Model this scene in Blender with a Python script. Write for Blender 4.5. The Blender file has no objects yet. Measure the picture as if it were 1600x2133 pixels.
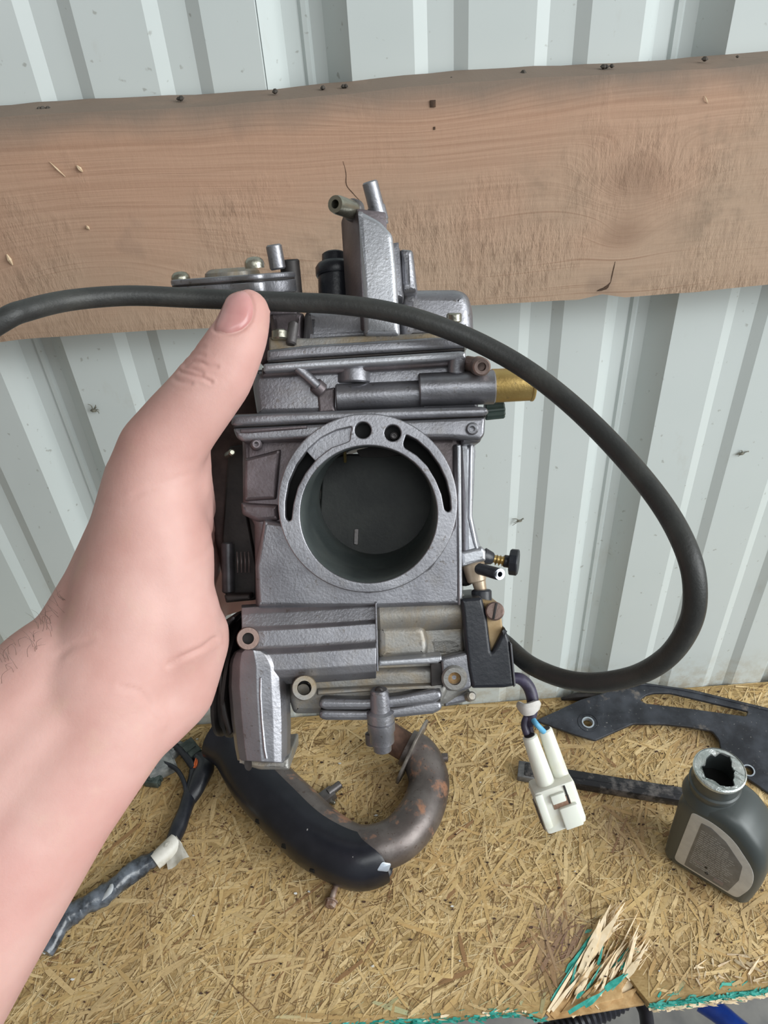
import bpy, bmesh, math, random
from mathutils import Vector, Matrix
from mathutils.bvhtree import BVHTree
random.seed(7)
D = bpy.data
COL = bpy.context.scene.collection
SC = bpy.context.scene

# ------------------------------------------------------------------ camera
F = 1602.0                         # focal length in pixels of a 1600 x 2133 frame
PITCH, ROLL, CAMH = math.radians(38.8), math.radians(4.3), 0.722
_U = Vector((0, math.sin(PITCH), math.cos(PITCH)))
FW = Vector((0, math.cos(PITCH), -math.sin(PITCH)))
RT = math.cos(ROLL) * Vector((1, 0, 0)) - math.sin(ROLL) * _U
UP = math.sin(ROLL) * Vector((1, 0, 0)) + math.cos(ROLL) * _U
CAM = Vector((0, 0, CAMH))
cd = D.cameras.new('camera'); cam = D.objects.new('camera', cd); COL.objects.link(cam)
cam.matrix_world = Matrix.Translation(CAM) @ Matrix((RT, UP, -FW)).transposed().to_4x4()
cd.sensor_fit = 'VERTICAL'; cd.sensor_height = 36.0; cd.lens = 36.0 * F / 2133.0
cd.clip_start = 0.01; cd.clip_end = 50
SC.camera = cam

# ------------------------------------------------------------------ world, lights, exposure
w = D.worlds.new('world'); SC.world = w; w.use_nodes = True
nt = w.node_tree; nt.nodes.clear()
wo = nt.nodes.new('ShaderNodeOutputWorld'); bg = nt.nodes.new('ShaderNodeBackground')
tc = nt.nodes.new('ShaderNodeTexCoord'); sp = nt.nodes.new('ShaderNodeSeparateXYZ'); rmp = nt.nodes.new('ShaderNodeValToRGB')
mr = nt.nodes.new('ShaderNodeMapRange'); mr.inputs[1].default_value = -1; mr.inputs[2].default_value = 1
nt.links.new(tc.outputs['Generated'], sp.inputs[0]); nt.links.new(sp.outputs['Z'], mr.inputs[0]); nt.links.new(mr.outputs[0], rmp.inputs[0])
rmp.color_ramp.elements[0].position = 0.35; rmp.color_ramp.elements[0].color = (0.16, 0.15, 0.14, 1)
rmp.color_ramp.elements[1].position = 0.65; rmp.color_ramp.elements[1].color = (0.82, 0.87, 0.89, 1)
nt.links.new(rmp.outputs[0], bg.inputs[0]); nt.links.new(bg.outputs[0], wo.inputs[0]); bg.inputs[1].default_value = 0.55

def area(name, loc, target, size, power, color):
    l = D.lights.new(name, 'AREA'); l.shape = 'RECTANGLE'; l.size, l.size_y = size; l.energy = power; l.color = color
    o = D.objects.new(name, l); COL.objects.link(o); o.location = loc
    o.rotation_euler = (Vector(target) - Vector(loc)).to_track_quat('-Z', 'Y').to_euler(); return o
area('doorway_light', (2.1, -.85, 1.35), (0, .4, .3), (1.8, 2.0), 84, (0.95, 0.98, 0.98))
area('skylight', (0.5, -1.3, 2.4), (0, .4, .3), (1.6, 1.2), 24, (0.94, 0.98, 0.99))
SC.view_settings.view_transform = 'Standard'; SC.view_settings.look = 'None'
SC.view_settings.gamma = 1; SC.view_settings.use_curve_mapping = False
SC.view_settings.exposure = 0.0

# ------------------------------------------------------------------ geometry helpers
def ray(px, py): return FW + RT * ((px - 800) / F) - UP * ((py - 1066.5) / F)
def P(px, py, d): return CAM + ray(px, py) * d                   # point at depth d from the lens plane
def onz(px, py, z=0.0):
    r = ray(px, py); return CAM + r * ((z - CAMH) / r.z)
def ony(px, py, y=0.54):
    r = ray(px, py); return CAM + r * (y / r.y)
def onplane(px, py, n, c):
    r = ray(px, py); return CAM + r * ((c - n.dot(CAM)) / n.dot(r))
def wl(o):
    v = Vector((0, 0, 0))
    while o: v += o.location; o = o.parent
    return v
def obj(name, me, mat, parent=None, origin=None, sharp=35):
    """links a mesh given in world coordinates as one object, relative to its parent or to an origin of its own"""
    if isinstance(me, bmesh.types.BMesh):
        b = me; me = D.meshes.new(name); bmesh.ops.recalc_face_normals(b, faces=b.faces); b.to_mesh(me); b.free()
    off = wl(parent) if parent else Vector(origin or (0, 0, 0))
    me.transform(Matrix.Translation(-off)); me.name = name
    if sharp is not None:
        for p in me.polygons: p.use_smooth = True
        me.set_sharp_from_angle(angle=math.radians(sharp))
    o = D.objects.new(name, me); COL.objects.link(o)
    me.materials.clear(); me.materials.append(mat)
    if parent: o.parent = parent
    else: o.location = off
    return o
def thing(name, label, cat, loc, group=None):
    o = D.objects.new(name, None); COL.objects.link(o); o.location = loc; o.empty_display_size = .02
    return tag(o, label, cat, group)
def tag(o, label=None, cat=None, group=None, kind=None):
    for k, v in (('label', label), ('category', cat), ('group', group), ('kind', kind)):
        if v: o[k] = v
    return o
def rp(pts, r, n=4):
    """rounds the corners of a polygon; a point may carry its own radius"""
    out = []; N = len(pts)
    for i in range(N):
        p = Vector(pts[i][:2]); a = Vector(pts[i - 1][:2]); b = Vector(pts[(i + 1) % N][:2])
        rr = pts[i][2] if len(pts[i]) > 2 else r
        da, db = a - p, b - p
        if rr <= 0 or da.length < 1e-9 or db.length < 1e-9: out.append(p); continue
        t = min(rr, da.length * .48, db.length * .48); p0 = p + da.normalized() * t; p1 = p + db.normalized() * t
        for k in range(n + 1):
            s = k / n; out.append((1 - s) ** 2 * p0 + 2 * s * (1 - s) * p + s * s * p1)
    return out
def circ(cx, cy, r, n=40, a0=0, ry=None): return [Vector((cx + r * math.cos(a0 + 2 * math.pi * k / n), cy + (ry or r) * math.sin(a0 + 2 * math.pi * k / n))) for k in range(n)]
def plate_me(loops, o, U, V, thick, bev):
    """flat plate with holes: outlines in (u, v), front face at o, body going back along -(U x V)"""
    cu = D.curves.new('tmp', 'CURVE'); cu.dimensions = '2D'; cu.fill_mode = 'BOTH'
    bev = min(bev, thick * .49)
    cu.extrude = thick / 2 - bev; cu.bevel_depth = bev; cu.bevel_resolution = 2; cu.offset = -bev
    for lp in loops:
        s = cu.splines.new('POLY'); s.points.add(len(lp) - 1)
        for i, q in enumerate(lp): s.points[i].co = (q[0], q[1], 0, 1)
        s.use_cyclic_u = True
    t = D.objects.new('tmp', cu); COL.objects.link(t)
    dg = bpy.context.evaluated_depsgraph_get(); dg.update()
    me = D.meshes.new_from_object(t.evaluated_get(dg)); D.objects.remove(t); D.curves.remove(cu)
    N = U.cross(V).normalized()
    b = bmesh.new(); b.from_mesh(me); D.meshes.remove(me)
    bmesh.ops.remove_doubles(b, verts=b.verts, dist=2e-6)
    for v in b.verts:
        c = v.co; v.co = o + U * c.x + V * c.y + N * (c.z - thick / 2)
    return b
def wn(o):
    m = o.modifiers.new('weighted', 'WEIGHTED_NORMAL'); m.keep_sharp = True; m.weight = 80; return o
def cplate(name, pts, d, thick, bev, mat, parent, holes=(), r=0):
    """plate facing the lens; outline in photo pixels at depth d"""
    s = d / F
    conv = lambda lp: [((q[0] - 800) * s, -(q[1] - 1066.5) * s) for q in lp]
    return wn(obj(name, plate_me([conv(rp(pts, r) if r else pts)] + [conv(h) for h in holes], CAM + FW * d, RT, UP, thick, bev), mat, parent, sharp=70))
def frame(ax):
    ax = ax.normalized(); a = Vector((0, 0, 1)) if abs(ax.z) < .9 else Vector((1, 0, 0))
    u = ax.cross(a).normalized(); return u, ax.cross(u).normalized(), ax
def lathe_bm(base, axis, prof, n=24, bm=None, caps=True, sx=1.0):
    u, v, ax = frame(axis); b = bm or bmesh.new(); rings = []
    for r, h in prof:
        rings.append([b.verts.new(base + ax * h + (u * math.cos(2 * math.pi * k / n) * sx + v * math.sin(2 * math.pi * k / n)) * max(r, 1e-5)) for k in range(n)])
    for i in range(len(rings) - 1):
        for k in range(n): b.faces.new((rings[i][k], rings[i][(k + 1) % n], rings[i + 1][(k + 1) % n], rings[i + 1][k]))
    if caps: b.faces.new(rings[0]); b.faces.new(rings[-1][::-1])
    return b
def lathe(name, base, axis, prof, mat, parent=None, n=24, origin=None, caps=True, sx=1.0):
    return obj(name, lathe_bm(base, axis, prof, n, None, caps, sx), mat, parent, origin)
def rod(name, a, b_, r, mat, parent=None, r2=None, bev=.0006, n=24, hole=None):
    """round bar from a to b with eased ends, optionally bored at the b end"""
    ax = b_ - a; L = ax.length; r2 = r2 or r; bev = min(bev, L * .3, r * .4)
    pr = [(r - bev, 0), (r, bev), (r2, L - bev), (r2 - bev, L)]
    if hole: pr += [(hole, L), (hole, L - hole * 2.2), (hole * .2, L - hole * 2.4)]
    return lathe(name, a, ax, pr, mat, parent, n)
def cat(pts, k=6):
    out = []
    for i in range(len(pts) - 1):
        p0, p1, p2, p3 = pts[max(i - 1, 0)], pts[i], pts[i + 1], pts[min(i + 2, len(pts) - 1)]
        for j in range(k):
            t = j / k; out.append(.5 * ((2 * p1) + (p2 - p0) * t + (2 * p0 - 5 * p1 + 4 * p2 - p3) * t * t + (3 * p1 - p0 - 3 * p2 + p3) * t ** 3))
    out.append(pts[-1]); return out
def sweep_bm(pts, r, n=14, bm=None, k=6, arc=None, squash=1.0, rf=None, caps=True):
    """round section swept along a smoothed path; arc=(a0,a1) sweeps only part of the circle, rf(t,ang) shapes the radius"""
    path = cat([Vector(p) for p in pts], k) if k > 1 else [Vector(p) for p in pts]
    b = bm or bmesh.new(); rings = []; u = None; M = len(path)
    for i, p in enumerate(path):
        t = (path[min(i + 1, M - 1)] - path[max(i - 1, 0)]).normalized()
        if u is None: u, v, _ = frame(t)
        else:
            u = (u - t * u.dot(t)).normalized()
        v = t.cross(u); s = i / (M - 1)
        R = r if not isinstance(r, (list, tuple)) else r[min(int(s * (len(r) - 1)), len(r) - 2)] * (1 - (s * (len(r) - 1)) % 1) + r[min(int(s * (len(r) - 1)) + 1, len(r) - 1)] * ((s * (len(r) - 1)) % 1) if s < 1 else r[-1]
        ring = []
        for q in range(n):
            a = 2 * math.pi * q / n; rr = R * (rf(s, a) if rf else 1)
            ring.append(b.verts.new(p + (u * math.cos(a) + v * math.sin(a) * squash) * rr))
        rings.append(ring)
    for i in range(M - 1):
        for q in range(n): b.faces.new((rings[i][q], rings[i][(q + 1) % n], rings[i + 1][(q + 1) % n], rings[i + 1][q]))
    if caps: b.faces.new(rings[0]); b.faces.new(rings[-1][::-1])
    return b
def tube(name, pts, r, mat, parent=None, origin=None, **kw): return obj(name, sweep_bm(pts, r, **kw), mat, parent, origin, sharp=50)
def box_bm(c, U, V, W, hx, hy, hz, bev=0.0, bm=None):
    b = bmesh.new()
    vs = [b.verts.new(c + U * (hx * x) + V * (hy * y) + W * (hz * z)) for x in (-1, 1) for y in (-1, 1) for z in (-1, 1)]
    for f in ((0, 1, 3, 2), (4, 6, 7, 5), (0, 4, 5, 1), (2, 3, 7, 6), (0, 2, 6, 4), (1, 5, 7, 3)): b.faces.new([vs[i] for i in f])
    bmesh.ops.recalc_face_normals(b, faces=b.faces)
    if bev: bmesh.ops.bevel(b, geom=list(b.edges), offset=bev, segments=2, profile=.5, affect='EDGES')
    if bm is not None:
        m = D.meshes.new('t'); b.to_mesh(m); b.free(); bm.from_mesh(m); D.meshes.remove(m); return bm
    return b
def hexprof(base, ax, r, L, socket=0, bm=None, n=6):
    pr = [(r * .92, 0), (r, L * .12), (r, L * .88), (r * .9, L)]
    if socket: pr += [(socket, L), (socket, L * .45), (socket * .2, L * .42)]
    return lathe_bm(base, ax, pr, n, bm)
X, Y, Z = Vector((1, 0, 0)), Vector((0, 1, 0)), Vector((0, 0, 1))

# ------------------------------------------------------------------ material helpers
class NB:
    def __init__(s, name):
        s.m = D.materials.new(name); s.m.use_nodes = True; s.t = s.m.node_tree; s.t.nodes.clear()
        s.out = s.t.nodes.new('ShaderNodeOutputMaterial'); s.b = s.t.nodes.new('ShaderNodeBsdfPrincipled')
        s.t.links.new(s.b.outputs[0], s.out.inputs[0]); s.tc = s.t.nodes.new('ShaderNodeTexCoord')
        s.oc = s.tc.outputs['Object']
    def put(s, sock, v):
        if isinstance(v, bpy.types.NodeSocket): s.t.links.new(v, sock)
        elif isinstance(v, (tuple, list)) and sock.type == 'RGBA': sock.default_value = tuple(v)[:3] + (1,)
        else: sock.default_value = v
    def map(s, scale=(1, 1, 1), rot=(0, 0, 0), loc=(0, 0, 0), src=None):
        n = s.t.nodes.new('ShaderNodeMapping'); s.put(n.inputs[0], src or s.oc)
        n.inputs[1].default_value = loc; n.inputs[2].default_value = rot; n.inputs[3].default_value = scale; return n.outputs[0]
    def noise(s, scale, detail=3, rough=.55, vec=None, dist=0, col=False):
        n = s.t.nodes.new('ShaderNodeTexNoise'); s.put(n.inputs['Vector'], vec or s.oc)
        n.inputs['Scale'].default_value = scale; n.inputs['Detail'].default_value = detail; n.inputs['Roughness'].default_value = rough; n.inputs['Distortion'].default_value = dist
        return n.outputs[1 if col else 0]
    def math(s, op, a, b=0.0, c=0.0):
        n = s.t.nodes.new('ShaderNodeMath'); n.operation = op; s.put(n.inputs[0], a); s.put(n.inputs[1], b); s.put(n.inputs[2], c); return n.outputs[0]
    def ramp(s, v, *st):
        n = s.t.nodes.new('ShaderNodeValToRGB'); s.put(n.inputs[0], v); e = n.color_ramp.elements
        while len(e) < len(st): e.new(.5)
        for i, (p, c) in enumerate(st):
            e[i].position = p; e[i].color = (c, c, c, 1) if isinstance(c, (int, float)) else tuple(c) + (1,)
        return n.outputs[0]
    def mix(s, f, a, b, mode='MIX'):
        n = s.t.nodes.new('ShaderNodeMix'); n.data_type = 'RGBA'; n.blend_type = mode
        s.put(n.inputs[0], f); s.put(n.inputs[6], a); s.put(n.inputs[7], b); return n.outputs[2]
    def bump(s, h, strength=.3, dist=.001):
        n = s.t.nodes.new('ShaderNodeBump'); n.inputs['Strength'].default_value = strength; n.inputs['Distance'].default_value = dist
        s.put(n.inputs['Height'], h); s.t.links.new(n.outputs[0], s.b.inputs['Normal'])
    def fin(s, color, rough=.5, metal=0.0, spec=None, **kw):
        s.put(s.b.inputs['Base Color'], color); s.put(s.b.inputs['Roughness'], rough); s.put(s.b.inputs['Metallic'], metal)
        if spec is not None: s.b.inputs['Specular IOR Level'].default_value = spec
        for k, v in kw.items(): s.put(s.b.inputs[k.replace('_', ' ')], v)
        return s.m
def simple(name, c1, c2, scale=60, rough=.5, metal=0.0, bs=.15, bscale=400, lo=.4, hi=.65, **kw):
    n = NB(name); col = n.mix(n.ramp(n.noise(scale, 4, .6), (lo, 0.), (hi, 1.)), c1, c2)
    n.bump(n.noise(bscale, 3), bs, .0006); return n.fin(col, rough, metal, **kw)
def cast(name, c1, c2, stain, samt, rough=.45, metal=.75):
    """cast aluminium with a fine grain, soft tone shifts and dried stains"""
    n = NB(name)
    base = n.mix(n.ramp(n.noise(45, 3, .5), (.35, 0.), (.68, 1.)), c1, c2)
    sf = n.ramp(n.noise(38, 6, .68, dist=.6, vec=n.map(loc=(3, 1, 2))), (.62 - samt * .3, 0.), (.78 - samt * .2, min(1., samt * 1.1)))
    sp_ = n.ramp(n.noise(420, 2, .5), (.66, 0.), (.74, .5))
    col = n.mix(sf, base, stain); col = n.mix(sp_, col, (.12, .10, .08))
    n.bump(n.math('ADD', n.noise(900, 2), n.noise(120, 3)), .22, .0005)
    return n.fin(col, n.math('ADD', n.math('MULTIPLY', n.noise(60, 3), .22), rough - .1), n.math('SUBTRACT', metal, n.math('MULTIPLY', sf, .55)))

AL = cast('aluminium', (.225, .225, .245), (.335, .335, .36), (.17, .14, .09), .22, .38, .82)
ALB = cast('aluminium_bright', (.40, .41, .44), (.50, .51, .54), (.30, .27, .21), .15, .38)
ALD = cast('aluminium_dirty', (.235, .23, .22), (.33, .32, .30), (.27, .18, .065), .62, .44, .6)
ALK = cast('aluminium_grimy_shaded', (.125, .105, .112), (.215, .19, .205), (.07, .05, .04), .5, .44, .65)  # grimy alloy, also put on shaded faces to darken them
BORE = cast('bore_grey', (.10, .12, .12), (.17, .195, .19), (.06, .065, .055), .5, .4, .6)
SLIDE = simple('slide_dark', (.016, .018, .018), (.028, .03, .028), 60, .5, .3)
BRASS = cast('brass', (.42, .29, .10), (.56, .41, .17), (.22, .15, .06), .4, .4, .85)
COPPER = cast('coppery_steel', (.20, .14, .12), (.30, .225, .20), (.18, .10, .07), .4, .42, .7)
STEEL = cast('steel_plated', (.26, .25, .20), (.40, .39, .33), (.2, .16, .1), .3, .3, .9)
STEELD = cast('steel_dark', (.12, .11, .11), (.2, .19, .19), (.1, .07, .05), .4, .45, .7)
DARK = simple('grimy_black', (.012, .010, .010), (.03, .024, .022), 80, .55, .1)
PLAST = simple('black_plastic', (.010, .012, .018), (.026, .028, .036), 50, .38, 0, .2, 700, spec=.5)
RUB = simple('black_rubber', (.028, .029, .028), (.062, .062, .056), 45, .48, 0, .25, 800, .45, .8, spec=.45)
PURPLE = simple('violet_black_sleeve', (.03, .025, .045), (.07, .06, .11), 120, .45)
WHITEP = simple('yellowed_white_plastic', (.74, .74, .66), (.60, .55, .38), 70, .4, 0, .1, 300, .55, .85, Subsurface_Weight=.05)
BLUEW = simple('light_blue_wire', (.12, .40, .62), (.10, .32, .52), 90, .45)
ORANGEW = simple('orange_wire', (.75, .16, .04), (.6, .12, .03), 90, .45)
FOILT = simple('grey_tape', (.025, .03, .038), (.13, .15, .18), 75, .26, 0, .7, 130, spec=.7)
BLUEH = simple('blue_tube', (.006, .03, .20), (.01, .05, .3), 40, .3)
LOOM = simple('black_conduit', (.012, .013, .018), (.03, .03, .04), 40, .4)
GREENK = simple('dark_green_knob', (.02, .035, .03), (.04, .06, .05), 60, .4)
WHITET = simple('dirty_white_tag', (.66, .64, .58), (.45, .42, .34), 60, .45, lo=.5, hi=.75)

# ------------------------------------------------------------------ the shed wall
def wall_mat():
    n = NB('painted_sheet'); c = n.mix(n.ramp(n.noise(3, 4, .6), (.3, 0.), (.7, 1.)), (.53, .585, .575), (.59, .635, .63))
    c = n.mix(n.ramp(n.noise(160, 2, .5), (.70, 0.), (.76, .55)), c, (.25, .25, .22))
    c = n.mix(n.ramp(n.noise(22, 5, .7, vec=n.map((1, 1, .5))), (.62, 0.), (.75, .28)), c, (.42, .40, .34))
    sx = n.t.nodes.new('ShaderNodeSeparateXYZ'); n.put(sx.inputs[0], n.oc)
    low = n.ramp(sx.outputs['Z'], (.0, 1.), (.06, 0.))
    c = n.mix(n.math('MULTIPLY', low, n.ramp(n.noise(70, 5, .7), (.42, 0.), (.62, .75))), c, (.40, .36, .28))
    n.bump(n.noise(30, 2), .08, .001); return n.fin(c, .42, 0.0, spec=.4)
WALL = wall_mat()
def sheet(name, x0, x1, y, z0, z1, parent):
    """ribbed cladding seen from inside: the ribs run away from the room"""
    prof = []
    k = math.floor((x0 + .1) / .2322) - 1
    ev = []
    while k * .2322 < x1 + .3:
        c = k * .2322 - .026
        ev += [(c - .0275, 0), (c - .0135, .017), (c - .0035, .0185), (c - .0015, .0165), (c + .0015, .0165), (c + .0035, .0185), (c + .0115, .017), (c + .0265, 0)]
        for mo in (.0665, .1405):
            m = c + .026 + mo - .0105
            ev += [(m - .0165, 0), (m - .008, .0035), (m + .008, .0035), (m + .0165, 0)]
        k += 1
    prof = sorted([(x, d) for x, d in ev if x0 < x < x1] + [(x0, 0), (x1, 0)])
    full = sorted(ev)
    def dep(x):
        for (xa, da), (xb, db) in zip(full, full[1:]):
            if xa <= x <= xb: return da + (db - da) * (x - xa) / max(xb - xa, 1e-9)
        return 0
    prof[0] = (x0, dep(x0)); prof[-1] = (x1, dep(x1))
    b = bmesh.new(); zs = [z0, -.02, .3, .7, z1]; g = []
    for th in (0, .0008):
        g.append([[b.verts.new((x, y + d + th, z)) for x, d in prof] for z in zs])
    for s in range(2):
        for i in range(len(zs) - 1):
            for j in range(len(prof) - 1): b.faces.new((g[s][i][j], g[s][i][j + 1], g[s][i + 1][j + 1], g[s][i + 1][j]))
    n_ = len(prof) - 1
    for i in range(len(zs) - 1):
        for j in (0, n_): b.faces.new((g[0][i][j], g[0][i + 1][j], g[1][i + 1][j], g[1][i][j]))
    for i in (0, len(zs) - 1):
        for j in range(n_): b.faces.new((g[0][i][j], g[0][i][j + 1], g[1][i][j + 1], g[1][i][j]))
    return obj(name, b, WALL, parent, sharp=12)
wall = D.objects.new('wall_back', None); COL.objects.link(wall); wall.location = (0, .54, 0); wall['kind'] = 'structure'
seam = ony(546, 100).x
sheet('metal_sheet', -1.3, seam + .012, .5412, -.78, 1.35, wall)
sheet('metal_sheet', seam, seam + .9, .54, -.78, 1.35, wall)
sheet('metal_sheet', seam + .888, 1.5, .5412, -.78, 1.35, wall)
b = bmesh.new()
CONC = simple('concrete', (.20, .20, .20), (.34, .33, .31), 9, .85, 0, .4, 60)
box_bm(Vector((0, -.6, -.83)), X, Y, Z, 1.6, 1.3, .05, 0, b)
tag(obj('floor', b, CONC), kind='structure')
SHED = simple('shed_lining', (.20, .18, .16), (.30, .27, .24), 6, .7)
b = bmesh.new(); box_bm(Vector((-1.15, -.68, .82)), X, Y, Z, .02, 1.21, 1.60, 0, b)
for k in range(9): box_bm(Vector((-1.125, -1.7 + k * .26, .82)), X, Y, Z, .008, .02, 1.59, 0, b)
tag(obj('unseen_wall_left', b, SHED, sharp=None), kind='structure')  # unseen side wall, added to block light from the left
b = bmesh.new(); box_bm(Vector((.4, -.68, 2.52)), X, Y, Z, 1.6, 1.21, .02, 0, b)
tag(obj('unseen_ceiling', b, SHED, sharp=None), kind='structure')  # unseen roof, added with the side wall to keep world light out
# dead leaves / cobweb crumbs stuck on the sheet
for i, (px, py) in enumerate(((1545, 945), (1082, 1085), (195, 855))):
    b = bmesh.new(); c = ony(px, py, .5385)
    for k in range(5):
        a = random.uniform(0, 6.28); v = Vector((math.cos(a), 0, math.sin(a) * .8)) * random.uniform(.004, .009)
        sweep_bm([c, c + v * .6 + Vector((.001, 0, .001)), c + v], [.0006, .0004, .0002], 4, b, 3)
    lathe_bm(c, Y, [(.0004, -.001), (.0018, 0), (.0006, .0012)], 6, b, sx=1.6)
    tag(obj('cobweb_clump', b, simple('dried_web', (.10, .10, .08), (.22, .21, .17), 200, .8), None, c),
        ['tiny dry cobweb knot on the pale sheet wall at far right', 'tiny dry cobweb knot on the wall right of the carburetor', 'faint web scrap on the wall left of the thumb'][i], 'cobweb')

# ------------------------------------------------------------------ wooden beam
def beam_mat():
    n = NB('rough_pine'); sx = n.t.nodes.new('ShaderNodeSeparateXYZ'); n.put(sx.inputs[0], n.oc)
    x, z = sx.outputs['X'], sx.outputs['Z']
    low = n.noise(2.2, 3, .5, vec=n.map((1, 1, 2.5)))
    t = n.math('ADD', z, n.math('MULTIPLY', low, .055))
    def knot(t, px, py, amp, wid, st=1.5):
        k = ony(px, py, .502) - BO
        dx = n.math('DIVIDE', n.math('SUBTRACT', x, k.x), st); dz = n.math('SUBTRACT', z, k.z)
        r2 = n.math('ADD', n.math('MULTIPLY', dx, dx), n.math('MULTIPLY', dz, dz))
        g = n.math('EXPONENT', n.math('MULTIPLY', r2, -1 / (wid * wid)))
        return n.math('ADD', t, n.math('MULTIPLY', g, amp)), g
    t, g1 = knot(t, 1330, 370, .034, .020)
    t, g2 = knot(t, 1300, 490, .016, .014)
    t, g3 = knot(t, 850, 205, .012, .02, 3.)
    t, g4 = knot(t, 200, 560, -.03, .04, 3.)
    cb = n.t.nodes.new('ShaderNodeCombineXYZ'); n.put(cb.inputs[0], n.math('MULTIPLY', x, 1.2)); n.put(cb.inputs[2], n.math('MULTIPLY', t, 130))
    band = n.noise(3.4, 3, .6, vec=cb.outputs[0])
    fine = n.noise(1.0, 4, .7, vec=n.map((18, 18, 600)))
    saw = n.noise(1.0, 4, .75, vec=n.map((260, 200, 70), rot=(0, .35, 0)))
    c = n.mix(n.ramp(band, (.34, 0.), (.62, 1.)), (.40, .245, .168), (.49, .315, .222))
    c = n.mix(n.math('MULTIPLY', n.ramp(n.math('ADD', n.noise(6, 4, .6), n.math('MULTIPLY', z, -3.0)), (.35, 0.), (.68, .75)), 1.0), c, (.42, .315, .23))
    c = n.mix(n.ramp(fine, (.5, 0.), (.8, .25)), c, (.25, .15, .09))
    patch = n.ramp(n.math('ADD', n.noise(11, 4, .6, vec=n.map(loc=(5, 0, 3))), n.math('MULTIPLY', z, -1.6)), (.50, 0.), (.66, 1.))
    c = n.mix(n.math('MULTIPLY', n.ramp(saw, (.50, 0.), (.66, .6)), patch), c, (.22, .145, .10))
    line = n.ramp(band, (.60, 0.), (.66, .55)); c = n.mix(n.math('MULTIPLY', line, n.ramp(n.noise(5, 2, vec=n.map(loc=(1, 0, 7))), (.42, 0.), (.6, 1.))), c, (.24, .135, .085))
    c = n.mix(n.math('MULTIPLY', n.ramp(n.noise(16, 3, .6, vec=n.map(loc=(9, 1, 1))), (.60, 0.), (.74, .6)), 1.0), c, (.21, .15, .12))
    c = n.mix(n.math('MULTIPLY', n.ramp(n.noise(30, 5, .7), (.5, 0.), (.65, 1.)), n.ramp(n.noise(6, 2), (.5, 0.), (.62, .45))), c, (.22, .165, .12))
    c = n.mix(n.ramp(n.math('ADD', g1, g2), (.45, 0.), (1., .42)), c, (.20, .12, .08))
    k = ony(1000, 470, .502) - BO
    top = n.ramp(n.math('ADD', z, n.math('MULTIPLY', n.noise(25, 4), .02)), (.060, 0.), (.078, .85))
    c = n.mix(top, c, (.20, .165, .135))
    n.bump(n.math('ADD', n.math('MULTIPLY', n.math('MULTIPLY', saw, n.math('ADD', patch, .15)), 1.5), n.math('MULTIPLY', band, .3)), .55, .0014)
    return n.fin(c, .82, 0, spec=.25)
ZB0, ZB1 = .494, .632
BO = Vector((0, .52, (ZB0 + ZB1) / 2))
b = bmesh.new(); nx, nz = 160, 14
def bp(i, j, y):
    x = -1.3 + 2.6 * i / nx; z = ZB0 + (ZB1 - ZB0) * j / nz
    z += (.0012 * math.sin(x * 23) + random.uniform(-.0004, .0004)) * (1 if j in (0, nz) else .3)
    if j == 0:                                         # split bitten out of the lower edge
        xc = ony(1268, 608, .502).x
        z += .0045 * max(0, 1 - abs(x - xc) / .011)
    return (x, y + random.uniform(-.0002, .0002) + (.001 if j in (0, nz) and y < .51 else 0), z)
gf = [[b.verts.new(bp(i, j, .502)) for j in range(nz + 1)] for i in range(nx + 1)]
gb = [[b.verts.new(bp(i, j, .5399)) for j in range(nz + 1)] for i in range(nx + 1)]
for i in range(nx):
    for j in range(nz):
        b.faces.new((gf[i][j], gf[i + 1][j], gf[i + 1][j + 1], gf[i][j + 1])); b.faces.new((gb[i][j], gb[i][j + 1], gb[i + 1][j + 1], gb[i + 1][j]))
    b.faces.new((gf[i][0], gb[i][0], gb[i + 1][0], gf[i + 1][0])); b.faces.new((gf[i][nz], gf[i + 1][nz], gb[i + 1][nz], gb[i][nz]))
for i in (0, nx):
    for j in range(nz): b.faces.new((gf[i][j], gf[i][j + 1], gb[i][j + 1], gb[i][j]))
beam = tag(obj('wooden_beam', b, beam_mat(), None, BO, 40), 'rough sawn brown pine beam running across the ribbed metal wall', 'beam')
CRK = simple('crack_shadow_wood', (.05, .03, .02), (.09, .05, .03), 300, .9)
def crack(pts, w):
    b = bmesh.new(); q = [ony(x, y, .5017) for x, y in pts]; q = cat(q, 4)
    L = []; R_ = []
    for i, p in enumerate(q):
        t = (q[min(i + 1, len(q) - 1)] - q[max(i - 1, 0)]).normalized(); nn = Y.cross(t); s = i / (len(q) - 1); ww = w * math.sin(math.pi * min(max(s, .04), .96)) * random.uniform(.7, 1.2)
        L.append(b.verts.new(p + nn * ww)); R_.append(b.verts.new(p - nn * ww))
    for i in range(len(q) - 1): b.faces.new((L[i], L[i + 1], R_[i + 1], R_[i]))
    e = bmesh.ops.extrude_face_region(b, geom=list(b.faces)); bmesh.ops.translate(b, verts=[v for v in e['geom'] if isinstance(v, bmesh.types.BMVert)], vec=(0, .002, 0))
    return obj('crack', b, CRK, beam)
crack(((715, 336), (721, 360), (722, 385), (735, 402), (750, 418)), .00022)
crack(((1245, 606), (1262, 600), (1272, 588)), .0011); crack(((1272, 590), (1276, 570), (1282, 545)), .0004)
b = bmesh.new(); c = ony(902, 216, .5018); box_bm(c, X, Y, Z, .0016, .0005, .0019, .0002, b); obj('nail_hole', b, CRK, beam)
b = bmesh.new(); c = ony(905, 267, .5018); box_bm(c, X, Y, Z, .0006, .0004, .0008, .0001, b); obj('nail_hole', b, CRK, beam)
PALE = simple('pale_splinter', (.62, .46, .30), (.72, .58, .40), 200, .7)
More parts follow.
